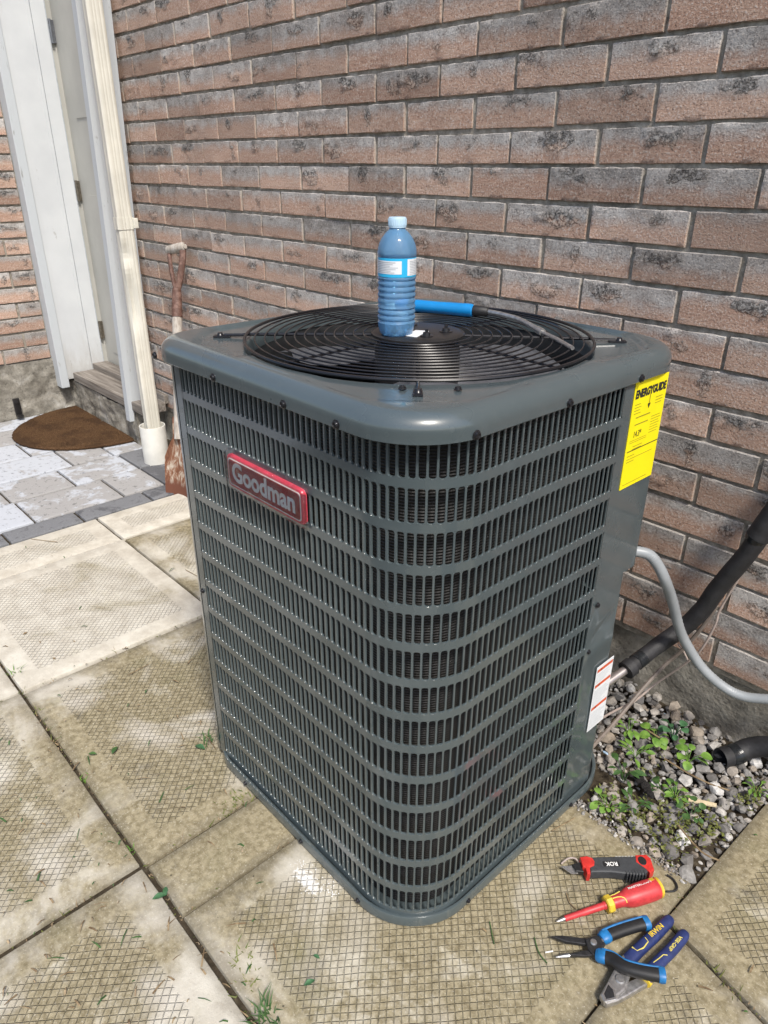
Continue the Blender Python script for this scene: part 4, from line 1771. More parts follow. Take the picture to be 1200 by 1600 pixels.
mb = MB()
P_ = spline([(.448, -.285, .500), (.470, -.268, .496), (.484, -.256, .478), (.496, -.240, .445), (.4995, -.200, .387), (.506, -.150, .300), (.524, -.118, .243), (.551, -.098, .202), (.588, -.080, .174), (.620, -.070, .168), (.656, -.060, .178), (.72, -.052, .21), (.85, -.05, .30), (.98, -.03, .42), (1.0, .01, .45)], 14)
rr_ = [.0092 + (.0007 if i % 2 else 0) for i in range(len(P_))]
mb.tube(P_, rr_, 14)
cd = tag(mb.build('conduit', 'conduit'), 'grey flexible conduit curving from the unit along the wall base', 'conduit')

mb = MB()
mb.tube(spline([(.43, -.27, .10), (.425, -.19, .075), (.435, -.12, .07), (.446, -.065, .089), (.500, -.062, .177), (.522, -.061, .225), (.535, -.060, .287), (.538, -.058, .33), (.57, -.056, .46), (.61, -.03, .64)], 8), .0024, 8)
tag(mb.build('cable', 'wire_pink'), 'thin pale wire hanging beneath the black pipe', 'cable')
mb = MB()
mb.tube(spline([(.44, -.30, .05), (.44, -.20, .070), (.448, -.12, .115), (.462, -.075, .155), (.485, -.066, .20), (.513, -.064, .27), (.53, -.062, .33)], 8), .0042, 8)
tag(mb.build('cable', 'wire_brown'), 'brown cable running from the unit towards the brick wall', 'cable')
mb = MB()
mb.tube(spline([(.50, -.061, .182), (.487, -.058, .195), (.470, -.05, .20)], 4), .0016, 6)
tag(mb.build('cable', 'wire_pink'), 'short stub of thin wire near the wall footing', 'cable')

off = thing('pipe_offcut', 'black pipe end with shiny tape lying on the gravel', 'pipe', (.63, -.07, 0))
P_ = spline([(.6175, -.098, .024), (.634, -.066, .026), (.650, -.042, .038), (.685, -.030, .058), (.76, -.03, .085)], 8)
mb = MB()
rings_o = []
mb.tube(P_, .0205, 18, caps=False)
ins = [P_[0] + (P_[1] - P_[0]) * .0] + P_[1:8]
mb.tube(ins, [.0205] + [.0160] * 7, 18, caps=False)
at0(mb.build('sleeve', 'foam'), off)
mb = MB()
mb.tube(P_[5:11], .0213, 18)
at0(mb.build('tape', 'tape'), off)

# ================================================================== gravel
rs = random.Random(11)
base_st = []
for k in range(10):
    bm = bmesh.new()
    bmesh.ops.create_icosphere(bm, subdivisions=1 if k % 3 else 2, radius=1)
    sx, sy, sz = rs.uniform(.8, 1.25), rs.uniform(.65, 1.05), rs.uniform(.5, .8)
    for v in bm.verts:
        q = v.co.copy()
        f = 1 + .35 * mnoise.noise(q * 1.3 + Vector((k * 5, 0, 0)))
        v.co = Vector((q.x * f * sx, q.y * f * sy, q.z * f * sz))
    # chop some facets flat
    for _ in range(4):
        n = Vector((rs.uniform(-1, 1), rs.uniform(-1, 1), rs.uniform(-1, 1))).normalized()
        h = rs.uniform(.5, .75)
        for v in bm.verts:
            d = v.co.dot(n)
            if d > h: v.co -= n * (d - h)
    bm.verts.index_update()
    base_st.append(([v.co.copy() for v in bm.verts], [[v.index for v in f.verts] for f in bm.faces]))
    bm.free()


def gravel_h(x, y):
    return -.006 + .022 * max(0, (y + .30) / .30) + .008 * nz((x, y, 0), 9)


mb = MB()
tints = []


def stone(x, y, z, s):
    vs, fs = rs.choice(base_st)
    R = Matrix.Rotation(rs.uniform(0, 6.28), 3, 'Z') @ Matrix.Rotation(rs.uniform(-.7, .7), 3, 'X') @ Matrix.Rotation(rs.uniform(-.6, .6), 3, 'Y')
    mb.add([R @ (v * s) + Vector((x, y, z)) for v in vs], fs, False)
    tints.extend([min(1, max(0, rs.gauss(.56, .25)))] * len(vs))


def in_bed(x, y, m=.0):
    if y > -.012 or y < -.386 + m * .8: return False
    xr_ = .7095 + (y + .48) * .034 - m
    if y < -.27: return .480 + m < x < xr_
    return .0 < x < xr_


for k in range(2600):
    x, y = rs.uniform(.0, .725), rs.uniform(-.388, -.012)
    if in_bed(x, y, .002):
        stone(x, y, gravel_h(x, y) - .008, rs.uniform(.0035, .0085))
cells = {}
for k in range(9000):
    x, y = rs.uniform(.0, .725), rs.uniform(-.388, -.012)
    s = (rs.uniform(.012, .0185) if k < 1500 else rs.uniform(.0065, .012)) * (1 if k < 4500 else .55)
    if not in_bed(x, y, s * .7): continue
    ci, cj = int(x / .03), int(y / .03)
    if any((x - a) ** 2 + (y - b) ** 2 < (.84 * (s + r)) ** 2 for i in (-1, 0, 1) for j in (-1, 0, 1) for a, b, r in cells.get((ci + i, cj + j), ())): continue
    cells.setdefault((ci, cj), []).append((x, y, s))
    stone(x, y, gravel_h(x, y) - .003 + rs.uniform(-.003, .004) + s * .25, s)
# a spill of small bits at the slab edge
for k in range(260):
    x, y = rs.uniform(.46, .70), rs.uniform(-.40, -.37)
    stone(x, y, .001 if y < -.388 else -.004, rs.uniform(.0015, .004))
me = mb.mesh('gravel_bed', 'gravel')
a = me.attributes.new('tint', 'FLOAT', 'POINT')
a.data.foreach_set('value', tints)
tag(link('gravel_bed', me), 'grey and tan gravel between the unit, wall and slabs', 'gravel', kind='stuff')

# ================================================================== plants in the gravel
def leaf_mesh(name, mat, pts, fold=.12):
    """pts: half outline (t along, half width); leaf lies along +x, length 1"""
    mb = MB()
    rings = []
    for i, (tq, w) in enumerate(pts):
        z = .10 * sin(pi * tq)
        rings.append([Vector((tq, -w, z + fold * w)), Vector((tq, -w * .5, z + fold * w * .25)), Vector((tq, 0, z)), Vector((tq, w * .5, z + fold * w * .25)), Vector((tq, w, z + fold * w))])
    mb.loft(rings, False, False, True)
    return mb.mesh(name, mat)


ROUND = [(0, .03), (.08, .22), (.25, .40), (.5, .46), (.75, .36), (.92, .19), (1, .02)]
OVAL = [(0, .02), (.15, .13), (.4, .24), (.65, .20), (.85, .10), (1, .0)]
LM = {('r', 'leaf'): leaf_mesh('leaf', 'leaf', ROUND), ('o', 'leaf'): leaf_mesh('leaf', 'leaf', OVAL),
      ('r', 'leaf_dark'): leaf_mesh('leaf', 'leaf_dark', ROUND), ('o', 'leaf_dark'): leaf_mesh('leaf', 'leaf_dark', OVAL),
      ('r', 'leaf_blue'): leaf_mesh('leaf', 'leaf_blue', ROUND)}
rs = random.Random(21)


def weed(x, y, n, size, kind, mat, h, label, spread=.022):
    z0 = gravel_h(x, y)
    root = thing('weed', label, 'weed', (x, y, z0), 'weeds growing in the gravel')
    mb = MB()
    for k in range(n):
        a = 6.283 * k / n + rs.uniform(-.5, .5)
        r_ = spread * rs.uniform(.35, 1.0)
        hh = h * rs.uniform(.6, 1.15)
        e = Vector((cos(a) * r_, sin(a) * r_, hh))
        mb.tube([Vector((0, 0, -.006)), e * .5 + Vector((0, 0, hh * .15)), e], [.0011, .0009, .0007], 5)
        o = link('leaf', LM[(kind, mat)], root)
        s = size * rs.uniform(.5, .95)
        o.matrix_local = Matrix.Translation(e) @ Matrix.Rotation(a + rs.uniform(-.5, .5), 4, 'Z') @ Matrix.Rotation(rs.uniform(-.15, .45), 4, 'Y') @ Matrix.Rotation(rs.uniform(-.4, .4), 4, 'X') @ Matrix.Scale(s, 4)
    mb.build('stem', mat, root)


from_px = None


def ground_at(px, py, z=0.0):
    v = _r2 * ((px - 600) / FPX) + _d2 * ((py - 800) / FPX) + _f
    return CAMP + v * ((z - CAMP.z) / v.z)


for px, py, n, sz, kd, mt, h, lb in (
        (1022, 1158, 5, .026, 'r', 'leaf', .030, 'round leaved light green weed in the middle of the gravel, below the pipe'),
        (1052, 1155, 5, .026, 'r', 'leaf_blue', .034, 'blue green round leaved weed at the centre of the gravel'),
        (1074, 1192, 6, .026, 'r', 'leaf', .026, 'bright broad leaved weed nearest the black pipe end'),
        (982, 1148, 5, .030, 'o', 'leaf', .032, 'narrow leaved weed close to the unit beside the white label'),
        (992, 1180, 5, .026, 'o', 'leaf', .020, 'pale narrow leaved weed between the unit and the gravel centre'),
        (975, 1215, 4, .032, 'o', 'leaf_dark', .034, 'upright dark leaved weed beside the base of the unit'),
        (950, 1258, 7, .020, 'r', 'leaf', .018, 'small round leaved weed at the slab corner by the unit'),
        (990, 1260, 6, .024, 'o', 'leaf_dark', .022, 'low dark green weed above the slab edge'),
        (1055, 1245, 6, .024, 'o', 'leaf', .018, 'light green weed just above the pale wood chip'),
        (1080, 1272, 5, .018, 'r', 'leaf_dark', .016, 'small dark weed right of the pale wood chip'),
        (1180, 1240, 6, .018, 'o', 'leaf', .018, 'weed sprouting against the right hand slab'),
        (1035, 1232, 5, .020, 'r', 'leaf_dark', .014, 'tiny round leaved weed beside the dark soil clod')):
    q = ground_at(px, py, .005)
    weed(q.x, q.y, n + 3, sz, kd, mt, h, lb)

# creeping cover between them
mb = MB()
for cx_, cy_, rx, n in ((1000, 1270, 55, 260), (1070, 1285, 50, 170), (950, 1245, 30, 70), (1010, 1205, 60, 60), (1040, 1320, 40, 80), (1170, 1250, 25, 80), (1110, 1300, 30, 60)):
    for k in range(n):
        q = ground_at(cx_ + rs.gauss(0, rx * .5), cy_ + rs.gauss(0, rx * .32), .006)
        if not in_bed(q.x, q.y, .004): continue
        q.z = gravel_h(q.x, q.y) + rs.uniform(.002, .014)
        a = rs.uniform(0, 6.28)
        l = rs.uniform(.004, .011)
        d = Vector((cos(a), sin(a), rs.uniform(-.2, .8))).normalized() * l
        w = Vector((-sin(a), cos(a), rs.uniform(-.4, .4))) * l * rs.uniform(.18, .34)
        mb.add([q, q + d * .5 - w, q + d, q + d * .5 + w], [(0, 1, 2, 3)])
tag(mb.build('ground_cover', 'moss'), 'yellow green creeping cover on the gravel near the slab corner', 'ground cover', kind='stuff')

mb = MB()
q = ground_at(1097, 1255, .012)
dirv = (ground_at(1120, 1259, .012) - ground_at(1075, 1250, .012))
sd_ = Vector((-dirv.y, dirv.x, 0)).normalized() * .0055
c0 = Vector((q.x, q.y, .0145))
mb = prism([((c0 + dirv * a + sd_ * b).x, (c0 + dirv * a + sd_ * b).y) for a, b in ((-.5, -.6), (-.1, -1), (.48, -.8), (.5, .5), (.1, .8), (-.48, .5))], .012, .0165, .001)
tag(mb.build('wood_chip', 'wood_chip'), 'pale splinter of wood lying on the gravel', 'wood chip')
mb = MB()
q = ground_at(1005, 1228, .01)
for k in range(6):
    vs, fs = base_st[k]
    c_ = q + Vector((.010 * (k - 2.5) * .9, -.006 * (k - 2.5), .004 + .003 * (k % 2)))
    mb.add([v * .011 + c_ for v in vs], fs)
tag(mb.build('soil_clod', 'clod'), 'crumbly black lump of soil among the weeds', 'soil clod')
for px, py, s, lb in ((946, 1176, .008, 'blue grey plastic scrap at the foot of the unit'), (1041, 1117, .007, 'tiny blue scrap on the gravel by the wall')):
    q = ground_at(px, py, .012)
    mb = MB()
    vs, fs = base_st[1]
    mb.add([Vector((v.x * s, v.y * s * .6, v.z * s * .4)) + q for v in vs], fs)
    tag(mb.build('plastic_scrap', 'foil'), lb, 'scrap')
for pts, lb in (([(1038, 1185), (1075, 1208), (1110, 1225), (1140, 1235)], 'brown twig crossing the gravel by the centre weeds'),
                ([(1060, 1290), (1095, 1330), (1125, 1345)], 'dark twig on the gravel near the lower slab corner'),
                ([(1010, 1140), (1042, 1160)], 'short dry twig on the gravel below the pipe')):
    mb = MB()
    P_ = [ground_at(a, b, .02) for a, b in pts]
    mb.tube(spline(P_, 5), .0016, 6)
    tag(mb.build('twig', 'dry'), lb, 'twig', 'twigs')


# grass growing in the slab joints
def tuft(px, py, n, h, mat, label, spread=.012, z=-.010):
    q0 = ground_at(px, py, 0)
    mb = MB()
    for k in range(n):
        q = q0 + Vector((rs.gauss(0, spread), rs.gauss(0, spread), z))
        a = rs.uniform(0, 6.28)
        l = h * rs.uniform(.5, 1.2)
        d = Vector((cos(a), sin(a), 0))
        w = Vector((-sin(a), cos(a), 0)) * .0011
        t1, t2 = q + d * l * .25 + Vector((0, 0, l * .55)), q + d * l * .75 + Vector((0, 0, l * .75))
        mb.add([q - w, q + w, t1 + w, t1 - w, t2], [(0, 1, 2, 3), (3, 2, 4)])
    tag(mb.build('grass_tuft', mat), label, 'grass', 'grass tufts in the slab joints')


tuft(378, 1500, 30, .020, 'grass', 'dry yellow grass tuft in the joint below the unit', .009)
tuft(392, 1530, 26, .018, 'grass', 'small yellowish tuft just above the lowest grass tuft', .008)
tuft(415, 1592, 46, .034, 'leaf_dark', 'dark green grass tuft at the bottom edge in the slab joint', .010)
tuft(383, 1248, 40, .018, 'grass', 'grass tuft against the base of the unit at a slab joint', .012)
tuft(350, 1262, 22, .014, 'moss', 'thin mossy tuft in the joint left of the unit', .012)
tuft(325, 1160, 14, .022, 'leaf_dark', 'dark sprig beside the left corner of the unit', .012, 0)
tuft(26, 1050, 12, .030, 'leaf', 'green sprig in the joint at the left edge of the picture', .007)
tuft(52, 1112, 12, .016, 'grass', 'tiny grass tuft at the crossing of joints on the left', .006)
tuft(205, 1325, 12, .014, 'leaf', 'tiny green tuft in the joint above the slab crossing', .006)
tuft(130, 1215, 10, .014, 'leaf', 'tiny green tuft halfway along the left joint', .006)
tuft(1030, 1405, 10, .010, 'leaf_dark', 'little tuft by the yellow end of the screwdriver', .006)

# clippings and crumbs lying on the slabs
mb, mg = MB(), MB()
for k in range(230):
    px, py = rs.uniform(0, 1190), rs.uniform(830, 1600)
    if rs.random() < .5: px, py = rs.uniform(0, 420), rs.uniform(1000, 1600)
    q = ground_at(px, py, .001)
    if q.x > .45 and q.y > -.40 and q.x < .71: continue
    if UNIT[0] - .01 < q.x < UNIT[1] + .01 and q.y > UNIT[2] - .02: continue
    if .52 < q.x < .77 and -.70 < q.y < -.40: continue
    a = rs.uniform(0, 6.28)
    l = rs.uniform(.003, .016) if rs.random() < .75 else rs.uniform(.015, .03)
    d = Vector((cos(a), sin(a), 0)) * l
    w = Vector((-sin(a), cos(a), 0)) * rs.uniform(.0006, .0016)
    up = Vector((0, 0, rs.uniform(.0008, .004)))
    m_ = mg if rs.random() < .42 else mb
    zz = Vector((0, 0, .0035))
    m_.add([q - w + zz, q + w + zz, q + d * .5 + w + up + zz, q + d * .5 - w + up + zz, q + d + w * .4 + zz, q + d - w * .4 + zz], [(0, 1, 2, 3), (3, 2, 4, 5)])
tag(mb.build('dry_clippings', 'dry'), 'scattered dry grass and twig crumbs on the slabs', 'debris', kind='stuff')
tag(mg.build('grass_clippings', 'leaf_dark'), 'scattered green grass clippings on the slabs', 'debris', kind='stuff')


def fallen_leaf(px, py, s, rot, mat, label):
    q = ground_at(px, py, .004)
    o = link('fallen_leaf', leaf_mesh('fallen_leaf', mat, OVAL if s < .03 else ROUND, .3))
    o.matrix_world = Matrix.Translation(q) @ Matrix.Rotation(rot, 4, 'Z') @ Matrix.Scale(s, 4)
    tag(o, label, 'leaf', 'fallen leaves on the slabs')


fallen_leaf(238, 1405, .024, 1.2, 'leaf_blue', 'dark green torn leaf beside the slab crossing')
fallen_leaf(258, 1400, .018, 2.6, 'leaf_blue', 'small dark leaf piece right of the torn leaf')
fallen_leaf(305, 1165, .026, .4, 'leaf_blue', 'green leaf lying left of the unit base corner')
fallen_leaf(175, 1178, .022, 2.2, 'leaf_dark', 'dark curled leaf in the middle of the left slab')
fallen_leaf(138, 1178, .018, .8, 'leaf_dark', 'small leaf left of the dark curled leaf')
fallen_leaf(36, 992, .014, 1.9, 'dry', 'dry brown leaf on the bright far slab')
fallen_leaf(82, 1028, .012, .3, 'dry', 'small dry leaf near the edge of the bright slab')
fallen_leaf(490, 1492, .012, .3, 'leaf_blue', 'green leaf scrap on the front slab')
fallen_leaf(475, 1540, .018, 1.3, 'leaf_blue', 'green leaf crumb near the bottom of the front slab')
for pts, lb in (([(48, 842), (90, 847)], 'thin dry twig on the far pale slab'), ([(200, 1055), (232, 1038)], 'thin straw on the slab left of the unit'),
                ([(290, 890), (308, 900)], 'short dry stalk beside the left edge of the unit'),
                ([(862, 1298), (898, 1278)], 'pale straw on the slab near the utility knife'),
                ([(322, 1150), (338, 1170)], 'brown stalk at the left base corner of the unit'),
                ([(885, 1395), (890, 1410), (900, 1420)], 'thin dark stalk beside the screwdriver shaft'),
                ([(765, 1440), (772, 1475)], 'green grass blade on the slab left of the tools'),
                ([(835, 1465), (842, 1488), (855, 1505)], 'long grass blade lying left of the pliers tips')):
    mb = MB()
    mb.tube(spline([ground_at(a, b, .0035) for a, b in pts], 5), .0009, 5)
    tag(mb.build('straw', 'leaf_dark' if 'grass' in lb else 'dry'), lb, 'straw', 'straws and stalks on the slabs')

# moss, stalks and crumbs caught in the joints
mb, mg = MB(), MB()
for (xa, ya), (xb, yb), n in (((-1.3, -1.0595), (.55, -1.0580), 420), ((.044, -1.5), (.050, -.85), 150), ((.177, -1.05), (.177, -.84), 70), ((-.566, -1.25), (-.566, -.57), 130), ((.7045, -.90), (.707, -.40), 110), ((-1.13, -.56), (-.57, -.56), 60), ((.71, -.484), (1.1, -.572), 70)):
    for k in range(n):
        u = rs.random()
        if nz((xa + (xb - xa) * u, ya + (yb - ya) * u, 9), 7) + rs.uniform(-.5, .5) < 0: continue
        q = Vector((xa + (xb - xa) * u + rs.gauss(0, .0028), ya + (yb - ya) * u + rs.gauss(0, .0028), rs.uniform(-.005, .0025)))
        a = rs.uniform(0, 6.28)
        l = rs.uniform(.002, .007) if rs.random() < .8 else rs.uniform(.008, .018)
        d = Vector((cos(a), sin(a), rs.uniform(0, .7))) * l
        w = Vector((-sin(a), cos(a), rs.uniform(-.3, .3))) * rs.uniform(.0005, .0016)
        (mg if rs.random() < .45 else mb).add([q - w, q + w, q + d + w * .3, q + d - w * .3], [(0, 1, 2, 3)])
tag(mb.build('joint_litter', 'dry'), 'dry crumbs caught in the joints between the slabs', 'debris', kind='stuff')
tag(mg.build('joint_moss', 'moss'), 'bits of moss growing in the joints between the slabs', 'moss', kind='stuff')

# white lime spill by the base
mb = MB()
for k in range(110):
    u = abs(rs.gauss(0, 1))
    ck = rs.choice(((480, 1362, 9), (497, 1376, 13), (510, 1388, 9), (468, 1350, 5), (522, 1398, 5), (500, 1382, 18)))
    px, py = ck[0] + rs.gauss(0, ck[2]), ck[1] + rs.gauss(0, ck[2] * .6)
    q = ground_at(px, py, .0012)
    vs, fs = base_st[k % 10]
    s = rs.uniform(.0005, .0016)
    mb.add([Vector((v.x, v.y, v.z * .5)) * s + q for v in vs[:12]] if False else [Vector((v.x, v.y, v.z * .6)) * s + q for v in vs], fs)
tag(mb.build('lime_crumbs', 'lime'), 'white crumbs spilled on the slab beside the unit base', 'debris', kind='stuff')


# ================================================================== hand tools on the slab
def V2(x, y):
    return Vector((x, y, 0))


# utility knife
kn = thing('utility_knife', 'charcoal and red utility knife with its blade out', 'utility knife', (.60, -.465, 0))
ka, kb = V2(.5705, -.5095), V2(.6450, -.4245)
kx = (kb - ka).normalized()
ky = V2(-kx.y, kx.x)
KL = (kb - ka).length


def kp(u, v):
    q = ka + kx * (u * KL) + ky * v
    return (q.x, q.y)


zk = .003
body = [kp(.06, .0155), (kp(.25, .0165)), kp(.5, .0165), kp(.75, .0160), kp(.93, .0165), kp(.955, .006), kp(.93, -.014), kp(.86, -.020), kp(.72, -.0195), kp(.55, -.0165), kp(.38, -.0135), kp(.22, -.0130), kp(.07, -.0130)]
at0(prism(body, zk, zk + .019, .004, 3).build('handle', 'rubber_grey'), kn)
mb = MB()
for k in range(7):
    u = .60 + .045 * k
    q = ka + kx * (u * KL) + ky * -.0175
    bevel_box(mb, (q.x, q.y, zk + .0098), (.0020, .010, .0198), .0006, Matrix.Rotation(math.atan2(kx.y, kx.x), 3, 'Z'))
at0(mb.build('grip_rib', 'rubber_grey'), kn)
at0(prism([kp(.83, .0172), kp(1.0, .0178), kp(1.045, .010), kp(1.03, -.012), kp(.945, -.0185), kp(.935, -.014), kp(.91, -.010), kp(.80, .004)], zk + .0015, zk + .0200, .002, 2).build('end_cap', 'tool_red'), kn)
oval = [kp(.90 + .062 * cos(a), .0055 + .0088 * sin(a)) for a in [2 * pi * k / 20 for k in range(20)]]
at0(prism(oval, zk + .018, zk + .0206, .0006, 1).build('blade_store', 'rubber_black'), kn)
nose = [kp(-.03, .0150), kp(.08, .0165), kp(.155, .0130), kp(.175, .006), kp(.15, -.002), kp(.075, -.0055), kp(.055, -.0175), kp(.005, -.0175), kp(.0, -.006), kp(-.03, -.004)]
at0(prism(nose, zk + .001, zk + .0205, .002, 2).build('nose_guard', 'tool_red'), kn)
at0(prism([kp(-.16, .0065), kp(-.02, .010), kp(-.02, -.009), kp(-.13, -.007)], zk + .004, zk + .014, .001, 1).build('blade_holder', 'rubber_black'), kn)
at0(prism([kp(-.335, .0060), kp(-.10, .0072), (kp(-.10, -.0090)), kp(-.20, -.0095)], zk + .0085, zk + .0093).build('blade', 'steel_bright'), kn)
lg = [kp(.30 + .235 * u, v) for u, v in ((-.05, .0), (0, .0062), (1, .0062), (1.05, 0), (1, -.0048), (0, -.0048))]
at0(prism(lg, zk + .0185, zk + .0197, .0003, 1).build('logo_plate', 'rubber_black'), kn)
c_ = ka + kx * (.42 * KL) + ky * .0008
place_text('lettering', 'ROK', .0105, 'print_white', (c_.x, c_.y, zk + .0200), -kx, -ky, kn, fit=.021, offset=.0003, extrude=.0001)
c_ = ka + kx * (.68 * KL) + ky * .0168
mb = MB()
q0, q1 = ka + kx * (.52 * KL) + ky * .0172, ka + kx * (.86 * KL) + ky * .0172
for k in range(7):
    a_, b_ = q0.lerp(q1, k / 7 + .01), q0.lerp(q1, k / 7 + .105)
    mb.add([(a_.x, a_.y, zk + .0135), (b_.x, b_.y, zk + .0135), (b_.x, b_.y, zk + .0175), (a_.x, a_.y, zk + .0175)], [(0, 1, 2, 3)])
    mb.add([(a_.x, a_.y, zk + .0178), (b_.x, b_.y, zk + .0178), (b_.x - ky.x * .0015, b_.y - ky.y * .0015, zk + .0186), (a_.x - ky.x * .0015, a_.y - ky.y * .0015, zk + .0186)], [(0, 1, 2, 3)])
at0(mb.build('side_print', 'print_white'), kn)

mb = MB()
mb.tube(spline([(.536, -.523, .004), (.541, -.511, .012), (.550, -.503, .013), (.560, -.504, .008), (.5655, -.508, .0045)], 6), .0016, 8)
tag(mb.build('wire_scrap', 'wire_pink'), 'bent pink wire scrap behind the knife blade', 'wire')
mb = MB()
mb.tube(spline([ground_at(a, b, .0035) for a, b in ((1042, 1367), (1052, 1374), (1058, 1385), (1054, 1392), (1041, 1393))], 6), .0017, 8)
tag(mb.build('wire_scrap', 'rubber_black'), 'hooked black wire scrap beside the screwdriver handle', 'wire')
mb = MB()
mb.tube([ground_at(852, 1488, .003), ground_at(864, 1486, .003)], .0011, 6)
tag(mb.build('wire_scrap', 'print_white'), 'tiny white wire scrap left of the plier tips', 'wire')

# screwdriver
sdv = thing('screwdriver', 'red insulated screwdriver with yellow collar and end ring', 'screwdriver', (.64, -.53, 0))
zs = .0165
s0, s1 = Vector((.5935, -.6190, .0065)), Vector((.6775, -.4480, zs))
sx_ = (s1 - s0).normalized()
SLn = (s1 - s0).length


def sp(u):
    return s0 + sx_ * (u * SLn)


mb = MB()
mb.tube([sp(u) for u in (0, .02, .05, .095)], [.0010, .0022, .0034, .0034], 10, flat=[.0006, .0014, .0032, .0034])
at0(mb.build('tip', 'steel'), sdv)
mb = MB()
mb.tube([sp(u) for u in (.075, .080, .235, .240, .44, .445, .475)], [.0040, .0046, .0048, .0054, .0056, .0064, .0066], 14)
at0(mb.build('shaft', 'sd_red'), sdv)
mb = MB()
mb.tube([sp(u) for u in (.462, .470, .515, .525)], [.0115, .0138, .0140, .0118], 8, smooth=False)
at0(mb.build('collar', 'tool_yellow'), sdv)
mb = MB()
us = (.520, .53, .56, .60, .635, .67, .71, .78, .86, .93, .965, .972)
rd = (.0088, .0096, .0098, .0100, .0112, .0140, .0156, .0164, .0166, .0164, .0156, .0150)
mb.tube([sp(u) for u in us], list(rd), 20, power=.85)
at0(mb.build('handle', 'sd_red'), sdv)
mb = MB()
mb.tube([sp(u) for u in (.966, .972, .992, 1.0)], [.0152, .0160, .0152, .0125], 20, power=.85)
at0(mb.build('end_ring', 'tool_yellow'), sdv)
ss = Vector((-sx_.y, sx_.x, 0)).normalized()      # far side, up-left
su = sx_.cross(ss) * 1
if su.z < 0: su = -su


def around(u, a, r_):
    return sp(u) + (ss * sin(radians(a)) + su * cos(radians(a))) * r_


place_text('lettering', 'MASTERCRAFT', .0058, 'print_white', around(.805, 16, .0167), sx_, ss * cos(radians(16)) - su * sin(radians(16)), sdv, fit=.044, offset=.00012, extrude=.0001)
mb = MB()
mb.tube([around(.535, 52, .0102), around(.575, 46, .0106), around(.60, 58, .0110), around(.628, 52, .0122)], .0009, 6)
mb.tube([around(u, a, r_) for u, a, r_ in ((.53, 6, .0100), (.575, 2, .0104), (.605, -8, .0110), (.625, -24, .0116), (.632, -44, .0118), (.634, -62, .0118))], .0009, 6)
at0(mb.build('trim_line', 'print_yellow'), sdv)
mb = MB()
q = around(.93, 28, .0168)
mb.box(q, (.0070, .0070, .0006), 0, Matrix((sx_, (ss * cos(radians(28)) - su * sin(radians(28))), (ss * sin(radians(28)) + su * cos(radians(28))))).transposed())
at0(mb.build('tip_mark', 'tool_yellow'), sdv)

# diagonal cutters, navy grips
dc = thing('diagonal_cutters', 'navy handled diagonal cutting pliers with yellow lettering', 'pliers', (.715, -.58, 0))


def blade_path(pts, w, h, mat, name, parent, power=.75, n=14, smooth=True):
    mb = MB()
    P = spline(pts, 6)
    m = len(P) - 1
    ww = [w[min(len(w) - 1, int(i / m * (len(w) - 1)))] + (w[min(len(w) - 1, int(i / m * (len(w) - 1)) + 1)] - w[min(len(w) - 1, int(i / m * (len(w) - 1)))]) * ((i / m * (len(w) - 1)) % 1) for i in range(m + 1)]
    hh = [h[min(len(h) - 1, int(i / m * (len(h) - 1)))] + (h[min(len(h) - 1, int(i / m * (len(h) - 1)) + 1)] - h[min(len(h) - 1, int(i / m * (len(h) - 1)))]) * ((i / m * (len(h) - 1)) % 1) for i in range(m + 1)]
    mb.tube(P, ww, n, flat=hh, power=power, smooth=smooth)
    return at0(mb.build(name, mat), parent)


zc = .0105
gA = [(.7160, -.4815, zc), (.7150, -.4900, zc), (.7125, -.525, zc), (.7085, -.560, zc), (.7055, -.592, zc), (.7065, -.601, zc)]
gB = [(.7435, -.4865, zc), (.7430, -.4950, zc), (.7420, -.525, zc), (.7385, -.560, zc), (.7370, -.585, zc), (.7385, -.603, zc)]
blade_path(gA, [.0050, .0088, .0092, .0092, .0098, .0100], [.0045, .0078, .0085, .0085, .0088, .0085], 'navy', 'grip', dc)
blade_path(gB, [.0050, .0088, .0090, .0090, .0098, .0090], [.0045, .0078, .0085, .0085, .0088, .0080], 'navy', 'grip', dc)
mb = MB()
mb.tube([(.7383, -.6005, zc), (.7390, -.6055, zc)], [.0098, .0090], 14, flat=[.0090, .0082])
at0(mb.build('grip_ring', 'tool_yellow'), dc)
at0(prism([(.6965, -.596), (.7155, -.598), (.7215, -.618), (.7270, -.640), (.7235, -.660), (.7150, -.678), (.7055, -.6735), (.7030, -.650), (.6995, -.625)], .006, .0185, .003, 2).build('jaw', 'steel'), dc)
at0(prism([(.7315, -.600), (.7440, -.606), (.7350, -.636), (.7270, -.660), (.7190, -.675), (.7110, -.676), (.7130, -.655), (.7200, -.630)], .003, .0135, .0025, 2).build('jaw', 'steel'), dc)
mb = MB()
mb.lathe([(0, .0205), (.006, .0203), (.0072, .019), (.0075, .017)], 18, (.7135, -.633, 0))
at0(mb.build('pivot', 'steel'), dc)
